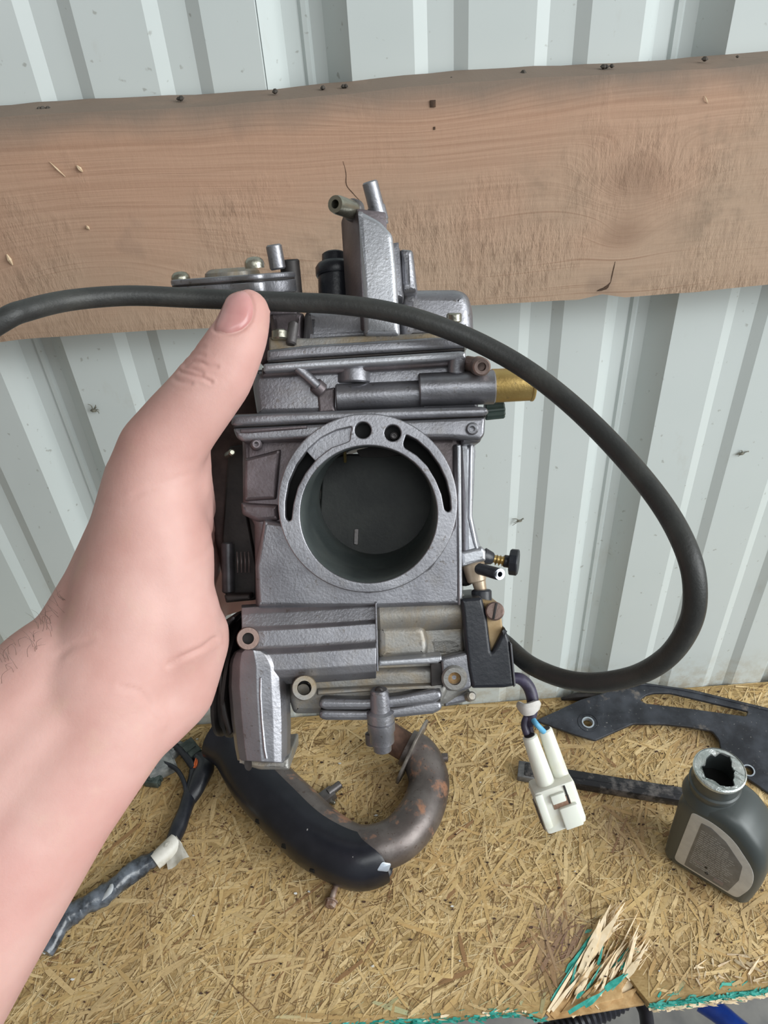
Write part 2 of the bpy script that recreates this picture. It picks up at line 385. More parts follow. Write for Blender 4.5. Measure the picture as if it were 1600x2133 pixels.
for a_, b_, ww in (((103, 337), (136, 368), .0005), ((160, 345), (172, 358), .0012), ((14, 530), (26, 552), .0014), ((180, 470), (186, 478), .0010), ((1468, 200), (1475, 215), .0004)):
    bm_ = sweep_bm([ony(*a_, .5015), (ony(*a_, .5005) + ony(*b_, .5005)) / 2, ony(*b_, .5015)], [ww * .3, ww, ww * .3], 5, None, 3); obj('splinter', bm_, PALE, beam)
for k in range(16):                                     # dirt crumbs along the top
    px = random.choice((335, 548, 1275, 1290, 650, 700, 1100, 40, 20)) + random.uniform(-12, 12)
b = bmesh.new()
for px in (12, 20, 32, 330, 336, 548, 655, 700, 706, 940, 1098, 1272, 1278, 1290, 1490, 1560):
    c = ony(px, 0, .52); c.z = ZB1 + .0008; r_ = random.uniform(.001, .0022); lathe_bm(c, Z, [(.3 * r_, -r_ * .6), (r_, 0), (.4 * r_, r_ * .7)], 6, b, sx=1.4)
tag(obj('dirt_crumbs', b, simple('dirt', (.04, .035, .03), (.10, .085, .07), 300, .9), None, (0, .52, ZB1)), 'dark dirt crumbs lying along the top of the wooden beam', 'dirt', kind='stuff')

# ------------------------------------------------------------------ workbench of oriented strand board
bench = thing('workbench', 'tan oriented strand board workbench with teal painted torn front edge', 'workbench', (0, .39, 0))
def osb_mat(attr):
    n = NB('strand_board' + ('_flakes' if attr else ''))
    fib = n.noise(1, 4, .7, vec=n.map((150, 500, 100), rot=(0, 0, .7)))
    if attr:
        a = n.t.nodes.new('ShaderNodeAttribute'); a.attribute_name = 'Col'; c = a.outputs['Color']
        c = n.mix(n.ramp(fib, (.4, 0.), (.75, .30)), c, (.30, .19, .08))
    else: c = n.mix(n.ramp(fib, (.35, 0.), (.7, 1.)), (.34, .225, .09), (.50, .36, .17))
    c = n.mix(n.ramp(n.noise(260, 2, .6), (.64, 0.), (.70, .6)), c, (.10, .05, .025))
    c = n.mix(n.ramp(n.noise(9, 5, .65, vec=n.map(loc=(.4, 0, 0))), (.50, 0.), (.66, .30)), c, (.27, .165, .085))
    n.bump(n.math('ADD', fib, n.noise(300, 3)), .4, .0006); return n.fin(c, .68, 0, spec=.3)
OSB, OSBF = osb_mat(False), osb_mat(True)
# front edge as seen; the torn notch lies between x=.095 and x=.185
edge = [(-1.2, .236), (-.6, .2350)]
x = -.55
while x < .088: edge.append((x, .2315 + random.uniform(-.0008, .0008))); x += random.uniform(.008, .02)
T = lambda px, py: tuple(onz(px, py, 0)[:2])
notch = [T(*q) for q in ((1128, 2121), (1150, 2085), (1168, 2060), (1185, 2030), (1205, 2000), (1222, 1968), (1236, 1945), (1250, 1958), (1262, 1975), (1274, 1990), (1290, 1985), (1306, 1975), (1318, 1975), (1312, 2000), (1300, 2025), (1318, 2045), (1330, 2062), (1352, 2088))]
edge += notch; x = notch[-1][0] + .01
while x < .6: edge.append((x, T(1350 + (x - notch[-1][0]) * 2450, 2090 - (x - notch[-1][0]) * 330)[1] if x < .30 else .2345 + random.uniform(-.001, .001))); x += random.uniform(.006, .015)
edge.append((1.2, .236))
poly = [(-1.2, .5395), ] + edge + [(1.2, .5395)]
panel = obj('osb_panel', plate_me([[(x, y) for x, y in poly]], Vector((0, 0, 0)), X, Y, .0115, .0004), OSB, bench)
def edge_y(x):
    for i in range(len(edge) - 1):
        if edge[i][0] <= x <= edge[i + 1][0] and edge[i + 1][0] > edge[i][0]:
            t = (x - edge[i][0]) / (edge[i + 1][0] - edge[i][0]); return edge[i][1] * (1 - t) + edge[i + 1][1] * t
    return .236
b = bmesh.new(); lay = b.loops.layers.float_color.new('Col')
rnd = random.Random(3)
PALS = [(.60, .44, .20), (.66, .50, .26), (.52, .36, .15), (.72, .57, .32), (.46, .30, .12), (.56, .42, .22), (.62, .47, .24), (.50, .38, .20)]
nf = 0
STN = [(onz(1168, 1965), .024, 1.0, (.22, .13, .10)), (onz(1150, 2050), .014, .8, (.20, .11, .05)), (onz(1300, 1720), .026, .65, (.26, .15, .10)), (onz(820, 1640), .03, .35, (.34, .20, .09)), (onz(350, 1680), .05, .5, (.36, .22, .08)), (onz(1450, 1560), .02, .4, (.25, .13, .08)), (onz(1090, 1590), .012, .4, (.26, .15, .08)), (onz(550, 1800), .04, .25, (.38, .24, .09))]
while nf < 20000:
    x = rnd.uniform(-.5, .5); y = rnd.uniform(.222, .538)
    L = rnd.choice((rnd.uniform(.008, .022), rnd.uniform(.015, .045), rnd.uniform(.03, .065))); wd = rnd.uniform(.0007, .0045) * (1.25 if L > .03 else 1)
    if rnd.random() < .62: wd = rnd.uniform(.0002, .0009); L *= rnd.uniform(.35, .9)
    a = rnd.gauss(.9, .55) if rnd.random() < .6 else rnd.uniform(0, 3.14)
    dx, dy = math.cos(a), math.sin(a)
    if any(y + s * dy * L / 2 < edge_y(x + s * dx * L / 2) + .0005 or y + s * dy * L / 2 > .539 for s in (-1, 0, 1)): nf += .3; continue
    nf += 1
    z = rnd.uniform(.00005, .0009); tilt = rnd.uniform(-.0004, .0004); cr = rnd.uniform(-.0002, .0002)
    c0 = rnd.choice(PALS); br = rnd.uniform(.92, 1.20); c0 = (c0[0] * br * 1.06, c0[1] * br * 1.02, c0[2] * br * .98)
    c0 = tuple(c0[i] * .68 + (.60, .44, .225)[i] * .32 for i in range(3))
    if wd < .0012 and rnd.random() < .3: c0 = (.20, .115, .05)
    elif wd < .0010 and rnd.random() < .25: c0 = (.80, .66, .40)
    elif rnd.random() < .03: c0 = (.30, .17, .08)
    dist = y - edge_y(x)
    tealx = (x < -.02 and x > -.2) and .35 or .8
    if dist < (.0065 if x > .18 else .0045) and rnd.random() < tealx: c0 = rnd.choice(((.03, .36, .30), (.05, .45, .38), (.10, .50, .40), (.02, .22, .18))); L *= .5
    elif dist < .014 and rnd.random() < .3: g = rnd.uniform(.1, .5); c0 = tuple(c0[i] * (1 - g) + (.22, .42, .28)[i] * g for i in range(3))
    for st_, rr_, am_, tc_ in STN:
        g = am_ * math.exp(-((x - st_.x) ** 2 + (y - st_.y) ** 2) / rr_ ** 2); c0 = tuple(c0[i] * (1 - g) + tc_[i] * g for i in range(3))
    vs = []
    for s, q in ((-.5, -.35), (-.46, .4), (.0, .5), (.5, .3), (.44, -.4), (.05, -.5)):
        s *= 1 + rnd.uniform(-.06, .06); q *= rnd.uniform(.6, 1.1)
        vs.append(b.verts.new((x + dx * L * s - dy * wd * q, y + dy * L * s + dx * wd * q, max(.00002, z + tilt * s * 2 + cr * q))))
    f = b.faces.new(vs)
    for l in f.loops: l[lay] = c0 + (1,)
fl = obj('wood_strands', b, OSBF, panel, sharp=None); fl['kind'] = 'stuff'
# bench carcass below the panel
WOODP = simple('bare_timber', (.40, .27, .16), (.50, .36, .22), 20, .8)
for sx_ in (-1, 1):
    obj('bench_leg', box_bm(Vector((sx_ * .62, .27, -.396)), X, Y, Z, .022, .022, .384, .002), WOODP, bench)
obj('bench_rail', box_bm(Vector((0, .516, -.057)), X, Y, Z, 1.1, .019, .045, .002), WOODP, bench)
obj('bench_rail', box_bm(Vector((-.62, .39, -.034)), X, Y, Z, .018, .10, .022, .002), WOODP, bench)
obj('bench_rail', box_bm(Vector((.62, .39, -.034)), X, Y, Z, .018, .10, .022, .002), WOODP, bench)
# torn splinters: pale raised slivers and teal painted slivers in and around the notch
CREAM = simple('fresh_torn_wood', (.78, .62, .40), (.86, .72, .52), 150, .65)
TORN = simple('torn_brown_wood', (.42, .25, .10), (.58, .38, .18), 120, .75)
TEAL = simple('teal_edge_paint', (.015, .27, .22), (.05, .42, .35), 150, .5)
def sliver(a, b_, w, t, mat, lift=0.0, lb=0.0, parent=None):
    """a flat pointed sliver of wood from a to b (photo pixels on the board), raised by lift at its tip"""
    p, q = onz(*a, lb), onz(*b_, 0); q = q + Vector((0, 0, lift)); d = (q - p); L = d.length; d.normalize(); s = d.cross(Z).normalized(); nn = s.cross(d)
    b = bmesh.new(); st = []
    for k in range(5):
        u = k / 4; ww = w * (.9, 1.1, .85, .5, .06)[k] * random.uniform(.8, 1.15); c = p + d * L * u + s * random.uniform(-.25, .25) * w * .6
        st.append([b.verts.new(c + s * ww + nn * t * .3), b.verts.new(c - s * ww + nn * t * random.uniform(.6, 1)), b.verts.new(c - s * ww * .8 - nn * t * .5), b.verts.new(c + s * ww * .8 - nn * t * .5)])
    for k in range(4):
        for j in range(4): b.faces.new((st[k][j], st[k][(j + 1) % 4], st[k + 1][(j + 1) % 4], st[k + 1][j]))
    b.faces.new(st[0]); b.faces.new(st[-1][::-1])
    return obj('splinter', b, mat, panel, sharp=None)
rs = random.Random(11); random.seed(12)
lay_ = [T(*q) for q in ((1140, 2118), (1160, 2088), (1196, 2030), (1236, 1960), (1275, 2000), (1300, 2000), (1318, 2050), (1345, 2085))]
obj('broken_layer', plate_me([lay_], Vector((0, 0, -.0062)), X, Y, .004, .0004), TORN, panel)
lay2 = [T(*q) for q in ((1170, 2105), (1205, 2055), (1225, 2010), (1262, 2035), (1290, 2030), (1300, 2075))]
obj('broken_layer', plate_me([lay2], Vector((0, 0, -.0035)), X, Y, .0025, .0004), TORN, panel)
for k in range(110):
    u, v_ = rs.random(), rs.random(); bx_, by_ = 1160 + u * 150, 2105 - u * 55; L_ = rs.uniform(18, 75); fx = v_ * 75 * (1 - u * .3)
    x0_, y0_ = bx_ + fx * .55, by_ - fx * 1.35; sl = rs.gauss(.55, .18)
    sliver((x0_, y0_), (x0_ + L_ * sl, y0_ - L_ * .85), rs.uniform(.0003, .0013), .0008, rs.choice((CREAM, CREAM, TORN, TORN, PALE, TEAL if rs.random() < .4 else CREAM)), rs.uniform(-.002, .005), rs.uniform(-.004, -.001))
for k in range(46):
    c_ = rs.choice(((1262, 1925), (1270, 1905), (1312, 1985), (1322, 2000))); a_ = (c_[0] + rs.gauss(0, 9), c_[1] + rs.gauss(6, 12)); an = rs.gauss(.9, .4); L_ = rs.uniform(10, 38)
    sliver(a_, (a_[0] + math.cos(an) * L_, a_[1] - math.sin(an) * L_), rs.uniform(.0002, .0006), .0004, CREAM, rs.uniform(.002, .009), .0015)
for k in range(40):
    c_ = rs.choice(((1530, 1995), (1560, 2020), (1585, 2030), (1480, 2030))); a_ = (c_[0] + rs.gauss(0, 16), c_[1] + rs.gauss(0, 12)); an = rs.gauss(-.7, .7); L_ = rs.uniform(8, 34)
    sliver(a_, (a_[0] + math.cos(an) * L_, a_[1] - math.sin(an) * L_), rs.uniform(.0002, .0009), .0004, rs.choice((CREAM, PALE)), rs.uniform(.0, .004), .001)
# broken ply layers inside the notch, stepping down
for (q0, q1, z0) in (((1150, 2112), (1240, 1975), -.004), ((1190, 2108), (1268, 2000), -.006), ((1235, 2095), (1300, 2010), -.0045), ((1275, 2090), (1318, 2040), -.006)):
    for k in range(6):
        o_ = (rs.uniform(-16, 16), rs.uniform(-8, 8))
        sliver((q0[0] + o_[0], q0[1] + o_[1]), (q1[0] + o_[0] + rs.uniform(-6, 6), q1[1] + o_[1] + rs.uniform(-12, 12)), rs.uniform(.0018, .0045), .002, rs.choice((TORN, TORN, TORN, CREAM)), z0 + rs.uniform(.0, .003), z0 - .002)
for a_, b_, w_, l_ in (((1142, 2108), (1238, 1948), .0012, .002), ((1150, 2106), (1210, 2030), .0016, .001), ((1210, 2030), (1268, 1895), .0030, .009), ((1222, 2005), (1300, 1888), .0022, .007), ((1232, 1985), (1285, 1915), .0035, .010),
                       ((1225, 1990), (1248, 1925), .0028, .010), ((1238, 1975), (1292, 1930), .0022, .008), ((1250, 1990), (1262, 1905), .0014, .008), ((1300, 2030), (1326, 1952), .0022, .010), ((1304, 2035), (1340, 1990), .0024, .008), ((1306, 2030), (1318, 1962), .0018, .011),
                       ((1300, 2022), (1335, 2005), .0018, .007), ((1240, 2060), (1282, 1985), .0014, .002), ((1250, 2075), (1270, 2010), .0012, .001), ((1205, 2060), (1240, 2000), .0016, .001), ((1292, 2010), (1333, 1925), .0008, .004), ((1270, 2020), (1330, 1900), .0007, .003),
                       ((1200, 2075), (1225, 2040), .0022, .002), ((1530, 2000), (1552, 2022), .0012, .004), ((1555, 2005), (1590, 2035), .0016, .005), ((1560, 2030), (1580, 2000), .0010, .006), ((1540, 1990), (1562, 1998), .0009, .003)):
    sliver(a_, b_, w_, .0012, CREAM, l_)
for a_, b_, w_ in (((1188, 2015), (1237, 1942), .0016), ((1180, 2028), (1215, 1975), .0020), ((1148, 2085), (1195, 2010), .0008), ((1246, 2010), (1256, 1972), .0012), ((1294, 2020), (1312, 1978), .0010), ((1262, 2062), (1300, 2030), .0020), ((1185, 2110), (1250, 2070), .0016), ((1275, 2055), (1308, 2030), .0014), ((1200, 2078), (1218, 2066), .0016), ((1220, 2098), (1262, 2062), .0014)):
    sliver(a_, b_, w_, .001, TEAL, .0015)
b = bmesh.new()
# frayed front edge: many short fibres, teal and pale
def fray(x0, x1, n, mat, zz, dy, name):
    b = bmesh.new()
    for k in range(n):
        x = rs.uniform(x0, x1); y = edge_y(x); L = rs.uniform(.002, .010); a = rs.gauss(.1, .5); c = Vector((x, y - dy + rs.uniform(-.001, .0012), rs.uniform(*zz)))
        d = Vector((math.cos(a), math.sin(a) * .5, rs.uniform(-.15, .15))) * L; wv = Vector((0, 1, rs.uniform(-.6, .6))).normalized() * rs.uniform(.0003, .0010)
        v = [b.verts.new(q) for q in (c - wv, c + d * .5 - wv * 1.2, c + d, c + d * .5 + wv, c + wv)]; b.faces.new(v)
    o = obj(name, b, mat, panel, sharp=None); o['kind'] = 'stuff'; return o
fray(-.5, .097, 900, TEAL, (-.009, .0012), .0008, 'edge_fibres'); fray(-.5, .09, 160, CREAM, (-.004, .0012), .0004, 'edge_fibres')
fray(.183, .45, 1100, TEAL, (-.007, .0022), .0022, 'edge_fibres'); fray(.183, .45, 700, CREAM, (-.010, -.002), .0034, 'edge_fibres')
# crumbs and chips lying about
def flakes(name, n, mat, size, label, rn, box=(-.36, .36, .25, .535)):
    b = bmesh.new()
    for k in range(n):
        x, y = rn.uniform(box[0], box[1]), rn.uniform(box[2], box[3]); s = rn.uniform(*size); a = rn.uniform(0, 6.28); m = rn.randint(4, 6)
        tp = [b.verts.new((x + math.cos(a + j * 6.283 / m) * s * rn.uniform(.5, 1.4), y + math.sin(a + j * 6.283 / m) * s * rn.uniform(.3, .7), .0018 + rn.uniform(0, .0005))) for j in range(m)]
        bt = [b.verts.new((v.co.x, v.co.y, .0011)) for v in tp]
        b.faces.new(tp)
        for j in range(m): b.faces.new((tp[j], bt[j], bt[(j + 1) % m], tp[(j + 1) % m]))
    tag(obj(name, b, mat, None, (0, .39, 0), None), label, 'debris', kind='stuff')
rn = random.Random(5)
flakes('bark_crumbs', 330, simple('bark', (.035, .018, .012), (.10, .05, .03), 200, .8), (.0005, .0017), 'dark bark crumbs scattered over the strand board bench', rn)
flakes('bark_crumbs', 130, simple('bark_brown', (.14, .07, .035), (.2, .11, .06), 200, .8), (.0005, .0018), 'dark crumbs thickest beside the wiring loom and exhaust pipe', rn, (-.26, -.02, .33, .45))
flakes('paint_chips', 16, simple('chip_white', (.62, .63, .62), (.8, .8, .78), 100, .5), (.0008, .0022), 'small whitish paint chips scattered on the strand board bench', rn)

# ------------------------------------------------------------------ things lying on the bench
# exhaust header pipe
def pipe_mat():
    n = NB('rusty_exhaust_steel'); a = n.mix(n.ramp(n.noise(30, 4, .6), (.35, 0.), (.65, 1.)), (.12, .10, .095), (.21, .185, .175))
    r = n.ramp(n.noise(42, 5, .65, vec=n.map(loc=(2.3, .4, 0))), (.57, 0.), (.66, .9))
    sx = n.t.nodes.new('ShaderNodeSeparateXYZ'); n.put(sx.inputs[0], n.oc)
    c = n.mix(r, a, n.mix(n.noise(200, 3), (.27, .13, .075), (.40, .205, .125)))
    c = n.mix(n.ramp(n.noise(300, 3), (.62, 0.), (.7, .6)), c, (.08, .05, .04))
    n.bump(n.noise(250, 4), .3, .0006); return n.fin(c, .42, n.math('SUBTRACT', .65, n.math('MULTIPLY', r, .6)))
PIPE = pipe_mat()
SHB = simple('black_guard', (.006, .007, .012), (.014, .015, .022), 25, .30, 0, .1, 300, spec=.5)
zc = .0225
pts = [(846, 1556, .034), (872, 1572, .030), (888, 1603, .026), (893, 1640, zc), (872, 1700, zc), (822, 1752, zc), (748, 1768, zc), (680, 1733, zc), (618, 1678, zc), (562, 1622, .024), (518, 1560, .026), (486, 1496, .028)]
PP = [onz(x, y, z) for x, y, z in pts]
PP[-1].y = min(PP[-1].y, .50); PP[-2].y = min(PP[-2].y, .49)
ex = thing('exhaust_pipe', 'bent rusty exhaust header pipe with black guard lying under the carburetor', 'pipe', (0.0, .40, 0))
tube('pipe', PP, [.0190, .0200, .0205, .0205, .0215, .0215, .0215, .0215, .0225, .0225, .0225, .0225], PIPE, ex, n=28, k=10)
d0 = (PP[0] - PP[1]).normalized()
rod('pipe_stub', PP[0] - d0 * .002, PP[0] + d0 * .028, .0150, simple('rust_brown_stub', (.10, .055, .04), (.18, .10, .07), 90, .7, .2), ex, hole=.0125)
fa, fe = onz(829, 1630, .004), onz(884, 1512, .052); fl_ = (fe - fa).normalized(); fn_ = (d0 - fl_ * d0.dot(fl_)).normalized()
# stamped exhaust flange hanging round the pipe mouth
fc = P(0, 0, 1); fn = (d0 * .55 + RT * -.75 + Z * .12).normalized(); fu = Z.cross(fn).normalized(); fv = fn.cross(fu)
out = rp([(-.036, -.008), (-.022, -.026), (.022, -.026), (.036, -.008), (.036, .008), (.022, .026), (-.022, .026), (-.036, .008)], .009)
FLG = simple('flange_steel', (.16, .14, .125), (.30, .27, .24), 80, .5, .6)
fb = plate_me([out, circ(0, 0, .0155, 32), circ(-.029, 0, .0042, 14), circ(.029, 0, .0042, 14)], (fa + fe) / 2, fl_, fn_.cross(fl_), .0030, .0008)
# keep it resting on the board
fo = obj('flange', fb, FLG, ex); mz = min(v.co.z for v in fo.data.vertices) + wl(ex).z
fo.location.z = max(0, .0012 - mz)
# black guard: an open shell round the lower left of the pipe
def shell(name, path, r, a0, a1, th, mat, parent, taper):
    p = cat([Vector(q) for q in path], 8); M = len(p); b = bmesh.new(); g = []
    A = 18
    for i, c in enumerate(p):
        t = (p[min(i + 1, M - 1)] - p[max(i - 1, 0)]).normalized(); side = t.cross(Z).normalized(); up = side.cross(t); s = i / (M - 1)
        lo, hi = taper(s); row = []
        for k in range(A + 1):
            a = math.radians(lo + (hi - lo) * k / A); o_ = side * math.cos(a) + up * math.sin(a)
            row.append((b.verts.new(c + o_ * r), b.verts.new(c + o_ * (r - th))))
        g.append(row)
    for i in range(M - 1):
        for k in range(A):
            b.faces.new((g[i][k][0], g[i][k + 1][0], g[i + 1][k + 1][0], g[i + 1][k][0])); b.faces.new((g[i][k][1], g[i + 1][k][1], g[i + 1][k + 1][1], g[i][k + 1][1]))
        for k in (0, A): b.faces.new((g[i][k][0], g[i + 1][k][0], g[i + 1][k][1], g[i][k][1]))
    for i in (0, M - 1):
        for k in range(A): b.faces.new((g[i][k][0], g[i][k][1], g[i][k + 1][1], g[i][k + 1][0]))
    return obj(name, b, mat, parent, sharp=40)
gp = [PP[5] * .45 + PP[6] * .55, PP[6], PP[7], PP[8], PP[9], PP[10], PP[11]]
off = [Vector((.004, -.010, .004)), Vector((-.002, -.012, .004)), Vector((-.007, -.011, .005)), Vector((-.009, -.009, .006)), Vector((-.009, -.008, .006)), Vector((-.008, -.006, .007)), Vector((-.007, -.005, .007))]
gp = [a + b_ for a, b_ in zip(gp, off)]
def tap(s):
    k = min(1, s / .16) ** .6
    return (-38 - 0 * s + (1 - k) * 36, -38 + k * 165 + (1 - k) * 50) if False else (-25 + (1 - k) * 20, 8 + k * (102 + 10 * s))
import functools
shell('heat_guard', [q + Vector((0, 0, .004)) for q in gp], .0285, 0, 0, .0016, SHB, ex, lambda s: (180 - tap(s)[1], 180 - tap(s)[0]))
go_ = D.objects['heat_guard']; gb_ = bmesh.new(); gb_.from_mesh(go_.data); bmesh.ops.translate(gb_, verts=gb_.verts, vec=wl(go_)); gv = BVHTree.FromBMesh(gb_); gb_.free()
def onguard(px, py):
    r = ray(px, py).normalized(); h = gv.ray_cast(CAM + r * .45, r); return h[0], h[1]
for q in ((536, 1712), (591, 1764), (650, 1815)):
    h, nn = onguard(*q)
    if h is None: continue
    u = (RT - nn * RT.dot(nn)).normalized(); obj('vent_slot', plate_me([rp([(-.0035, -.0025), (.0030, -.0010), (.0020, .0045), (-.0022, .0028)], .0008)], h + nn * .0004, u, nn.cross(u), .001, .0002), simple('slot_black', (.002, .002, .002), (.004, .004, .004), 50, .9), ex)
GCH = simple('bare_chip', (.20, .19, .19), (.3, .29, .29), 200, .5)
for q, z_ in (((497, 1676), .0032), ((640, 1728), .0008), ((735, 1785), .0006)):
    h, nn = onguard(*q)
    if h is None: continue
    u = (RT - nn * RT.dot(nn)).normalized(); obj('worn_chip', plate_me([[(math.cos(a) * z_ * random.uniform(.5, 1.2), math.sin(a) * z_ * random.uniform(.6, 1.5)) for a in [k * .785 for k in range(8)]]], h + nn * .0002, u, nn.cross(u), .0004, .0001), GCH, ex)
def on_bm(c, ax, r, L): return hexprof(c, ax, r, L)
# small fixing tab on the right of the pipe
c = onz(925, 1578, .028); rod('weld_stud', c - X * .010, c + X * .004, .0045, PIPE, ex)
c = onz(800, 1806, .024)
SILV = simple('bright_scratch_metal', (.45, .50, .58), (.6, .66, .72), 80, .3, .6)
lathe('guard_rivet', c + Vector((0, 0, -.004)), Vector((.25, -.35, 1)), [(.0085, -.004), (.008, .0), (.005, .002), (.0015, .0028)], SHB, ex, 16)

for q in ((812, 1812), (800, 1806)):
    h, nn = onguard(*q)
    if h: u = (RT - nn * RT.dot(nn)).normalized(); obj('scuffed_tip', plate_me([rp([(-.007, -.002), (.004, -.005), (.007, .002), (-.002, .005)], .002)], h + nn * .0003, u, nn.cross(u), .0006, .0002), SILV, ex); break
# rusty bolt and small clip on the board
b = bmesh.new(); c = onz(690, 1878, .0042); ax = (onz(700, 1842, .004) - c).normalized()
lathe_bm(c, ax, [(.0022, 0), (.0028, .001), (.0028, .016), (.0022, .017)], 12, b); hexprof(c - ax * .005, ax, .0052, .005, 0, b); lathe_bm(c - ax * .0003, ax, [(.0062, 0), (.0062, .0012)], 14, b)
tag(obj('rusty_bolt', b, simple('rusty_steel', (.22, .12, .08), (.42, .33, .28), 180, .6, .4), None, c), 'small rusty hex bolt lying below the black exhaust guard', 'bolt')
cl = thing('hose_clip', 'small dark metal clip lying right of the black exhaust guard', 'clip', onz(682, 1664, 0))
c = onz(680, 1660, .0065)
obj('clip_body', box_bm(c, Vector((.8, .5, .1)).normalized(), Vector((-.5, .8, 0)).normalized(), Vector((-.1, 0, 1)).normalized(), .009, .006, .0052, .0012), STEELD, cl)
rod('clip_pin', c + Vector((.002, .002, .003)), c + Vector((.015, .011, .004)), .0042, STEELD, cl, hole=.0018)
rod('clip_screw', c + Vector((.0, -.002, -.003)), c + Vector((.009, -.006, -.003)), .0022, STEEL, cl)
obj('clip_ear', box_bm(c + Vector((-.009, -.001, -.0035)), X, Y, Z, .003, .006, .0015, .0006), FLG, cl)

# black slotted bracket leaning on the wall
NP = Vector((0, -.12, 1)).normalized(); cP = NP.dot(Vector((0, .46, .0115)))
UX = X; UV_ = NP.cross(UX).normalized(); O_ = Vector((.15, .46, .0115))
def brp(px, py):
    q = onplane(px, py, NP, cP) - O_; return Vector((q.dot(UX), min(q.dot(UV_), .0775)))
o1 = [(1116, 1500), (1165, 1478), (1210, 1457), (1270, 1440), (1337, 1421), (1442, 1436), (1520, 1455), (1600, 1474), (1700, 1500), (1790, 1560), (1780, 1640), (1700, 1690), (1640, 1680), (1600, 1650), (1545, 1612), (1525, 1585), (1502, 1562), (1499, 1541), (1484, 1522), (1440, 1514), (1382, 1508), (1319, 1507), (1240, 1542), (1190, 1527)]
slot = rp([brp(*q) for q in ((1333, 1457), (1347, 1447), (1362, 1443), (1397, 1443), (1559, 1481), (1555, 1492), (1440, 1476), (1345, 1465))], .002)
def brc(px, py, r): c = brp(px, py); return circ(c.x, c.y, r, 20)
def bracket_mat():
    n = NB('dusty_black_bracket'); c = n.mix(n.ramp(n.noise(50, 4), (.4, 0.), (.65, 1.)), (.018, .020, .026), (.045, .05, .062))
    c = n.mix(n.ramp(n.noise(28, 5, .65, vec=n.map(loc=(1.2, 0, 0))), (.62, 0.), (.70, .55)), c, (.24, .20, .16))
    c = n.mix(n.ramp(n.noise(380, 2), (.68, 0.), (.75, .6)), c, (.30, .29, .27)); n.bump(n.noise(500, 3), .3, .0005); return n.fin(c, .5, 0, spec=.45)
BRK = bracket_mat()
br = thing('slotted_bracket', 'flat black angular bracket with long slot and holes lying beside the wall', 'bracket', (.2, .45, 0))
obj('bracket_plate', plate_me([rp([brp(*q) for q in o1], .003), slot, brc(1225, 1505, .0052), brc(1559, 1605, .0048)], O_, UX, UV_, .004, .0008), BRK, br)
for q, r in (((1225, 1505), .0066), ((1559, 1605), .0064)):
    c = onplane(*q, NP, cP)
    b = bmesh.new(); lathe_bm(c - NP * .0044, NP, [(.0051, 0), (.0051, .005), (r, .005), (r, .0045), (r, .0), (.0051, 0)], 24, b, caps=False); obj('bushing', b, SILV, br)
c = onplane(1225, 1505, NP, cP); b = bmesh.new(); lathe_bm(c, NP, [(.0100, -.0005), (.0100, .0006), (.0108, .0006), (.0108, -.0005)], 28, b, caps=False); obj('raised_ring', b, BRK, br)
# its back edge rib
tube('edge_bead', [onplane(x, y, NP, cP + .0004) for x, y in ((1290, 1436), (1340, 1426), (1442, 1441), (1600, 1479))], .0010, BRK, br, n=8)
# added dark strip standing in for the bracket's far end at the wall
b = sweep_bm([Vector((onz(1168, 1452, .004).x, .534, .004)), Vector((onz(1200, 1447, .004).x, .534, .006)), Vector((onz(1262, 1438, .004).x, .534, .004))], [.0016, .0046, .0016], 8)
tag(obj('bracket_end_strip', b, DARK, None, (.19, .53, 0)), 'short dark strip added as the bracket end, lying against the wall behind the hose loop', 'bracket end strip')

# black steel bar
sb = thing('steel_bar', 'long worn black square steel bar lying between connector and oil bottle', 'bar', onz(1240, 1630, 0))
a, c = onz(1092, 1607, .007), onz(1470, 1668, .007); ax = (c - a).normalized(); sd = Z.cross(ax)
def worn():
    n = NB('worn_black_paint'); q = n.mix(n.ramp(n.noise(60, 5, .65), (.5, 0.), (.62, .8)), (.022, .022, .026), (.17, .155, .15)); n.bump(n.noise(300, 3), .3, .0006); return n.fin(q, .45, .2)
WRN = worn()
obj('bar', box_bm((a + c) / 2, ax, sd, Z, (c - a).length / 2, .0078, .0058, .0018), WRN, sb)
obj('bar_end', box_bm(a + ax * .002, ax, sd, Z, .0085, .0095, .0045, .001), simple('grey_worn_steel', (.10, .10, .105), (.2, .2, .2), 120, .55, .4), sb)
obj('bar_groove', box_bm((a + c) / 2 + Z * .0056, ax, sd, Z, (c - a).length / 2 - .012, .0016, .0006, .0003), WRN, sb)

# ------------------------------------------------------------------ oil bottle
BB = Vector((.2343, .3473, .0013)); be = Vector((.742, -.67, 0)).normalized(); bn = Vector((.67, .742, 0)).normalized()
bot = thing('oil_bottle', 'dark grey plastic oil bottle with torn foil neck and pale label', 'bottle', BB + be * .037 + bn * .022 - Z * .0013)
def bottle_mat():
    n = NB('dark_grey_bottle'); n.bump(n.noise(60, 3), .05, .001); c = n.mix(n.noise(12, 3), (.055, .065, .065), (.08, .09, .09))
    c = n.mix(n.ramp(n.noise(50, 5, .7), (.60, 0.), (.75, .35)), c, (.16, .15, .13)); return n.fin(c, .36, 0.15, spec=.5)
BOT = bottle_mat()
bprof = rp([(0, 0, .010), (.0780, 0, .010), (.0815, .045, .020), (.077, .082, .025), (.050, .108, .020), (.030, .112, .01), (.006, .106, .012), (-.002, .094, .012), (-.0012, .03, .02)], .01, 6)
body_o = obj('bottle_body', plate_me([[(p.x, p.y) for p in bprof]], BB, be, Z, .046, .010), BOT, bot, sharp=60)
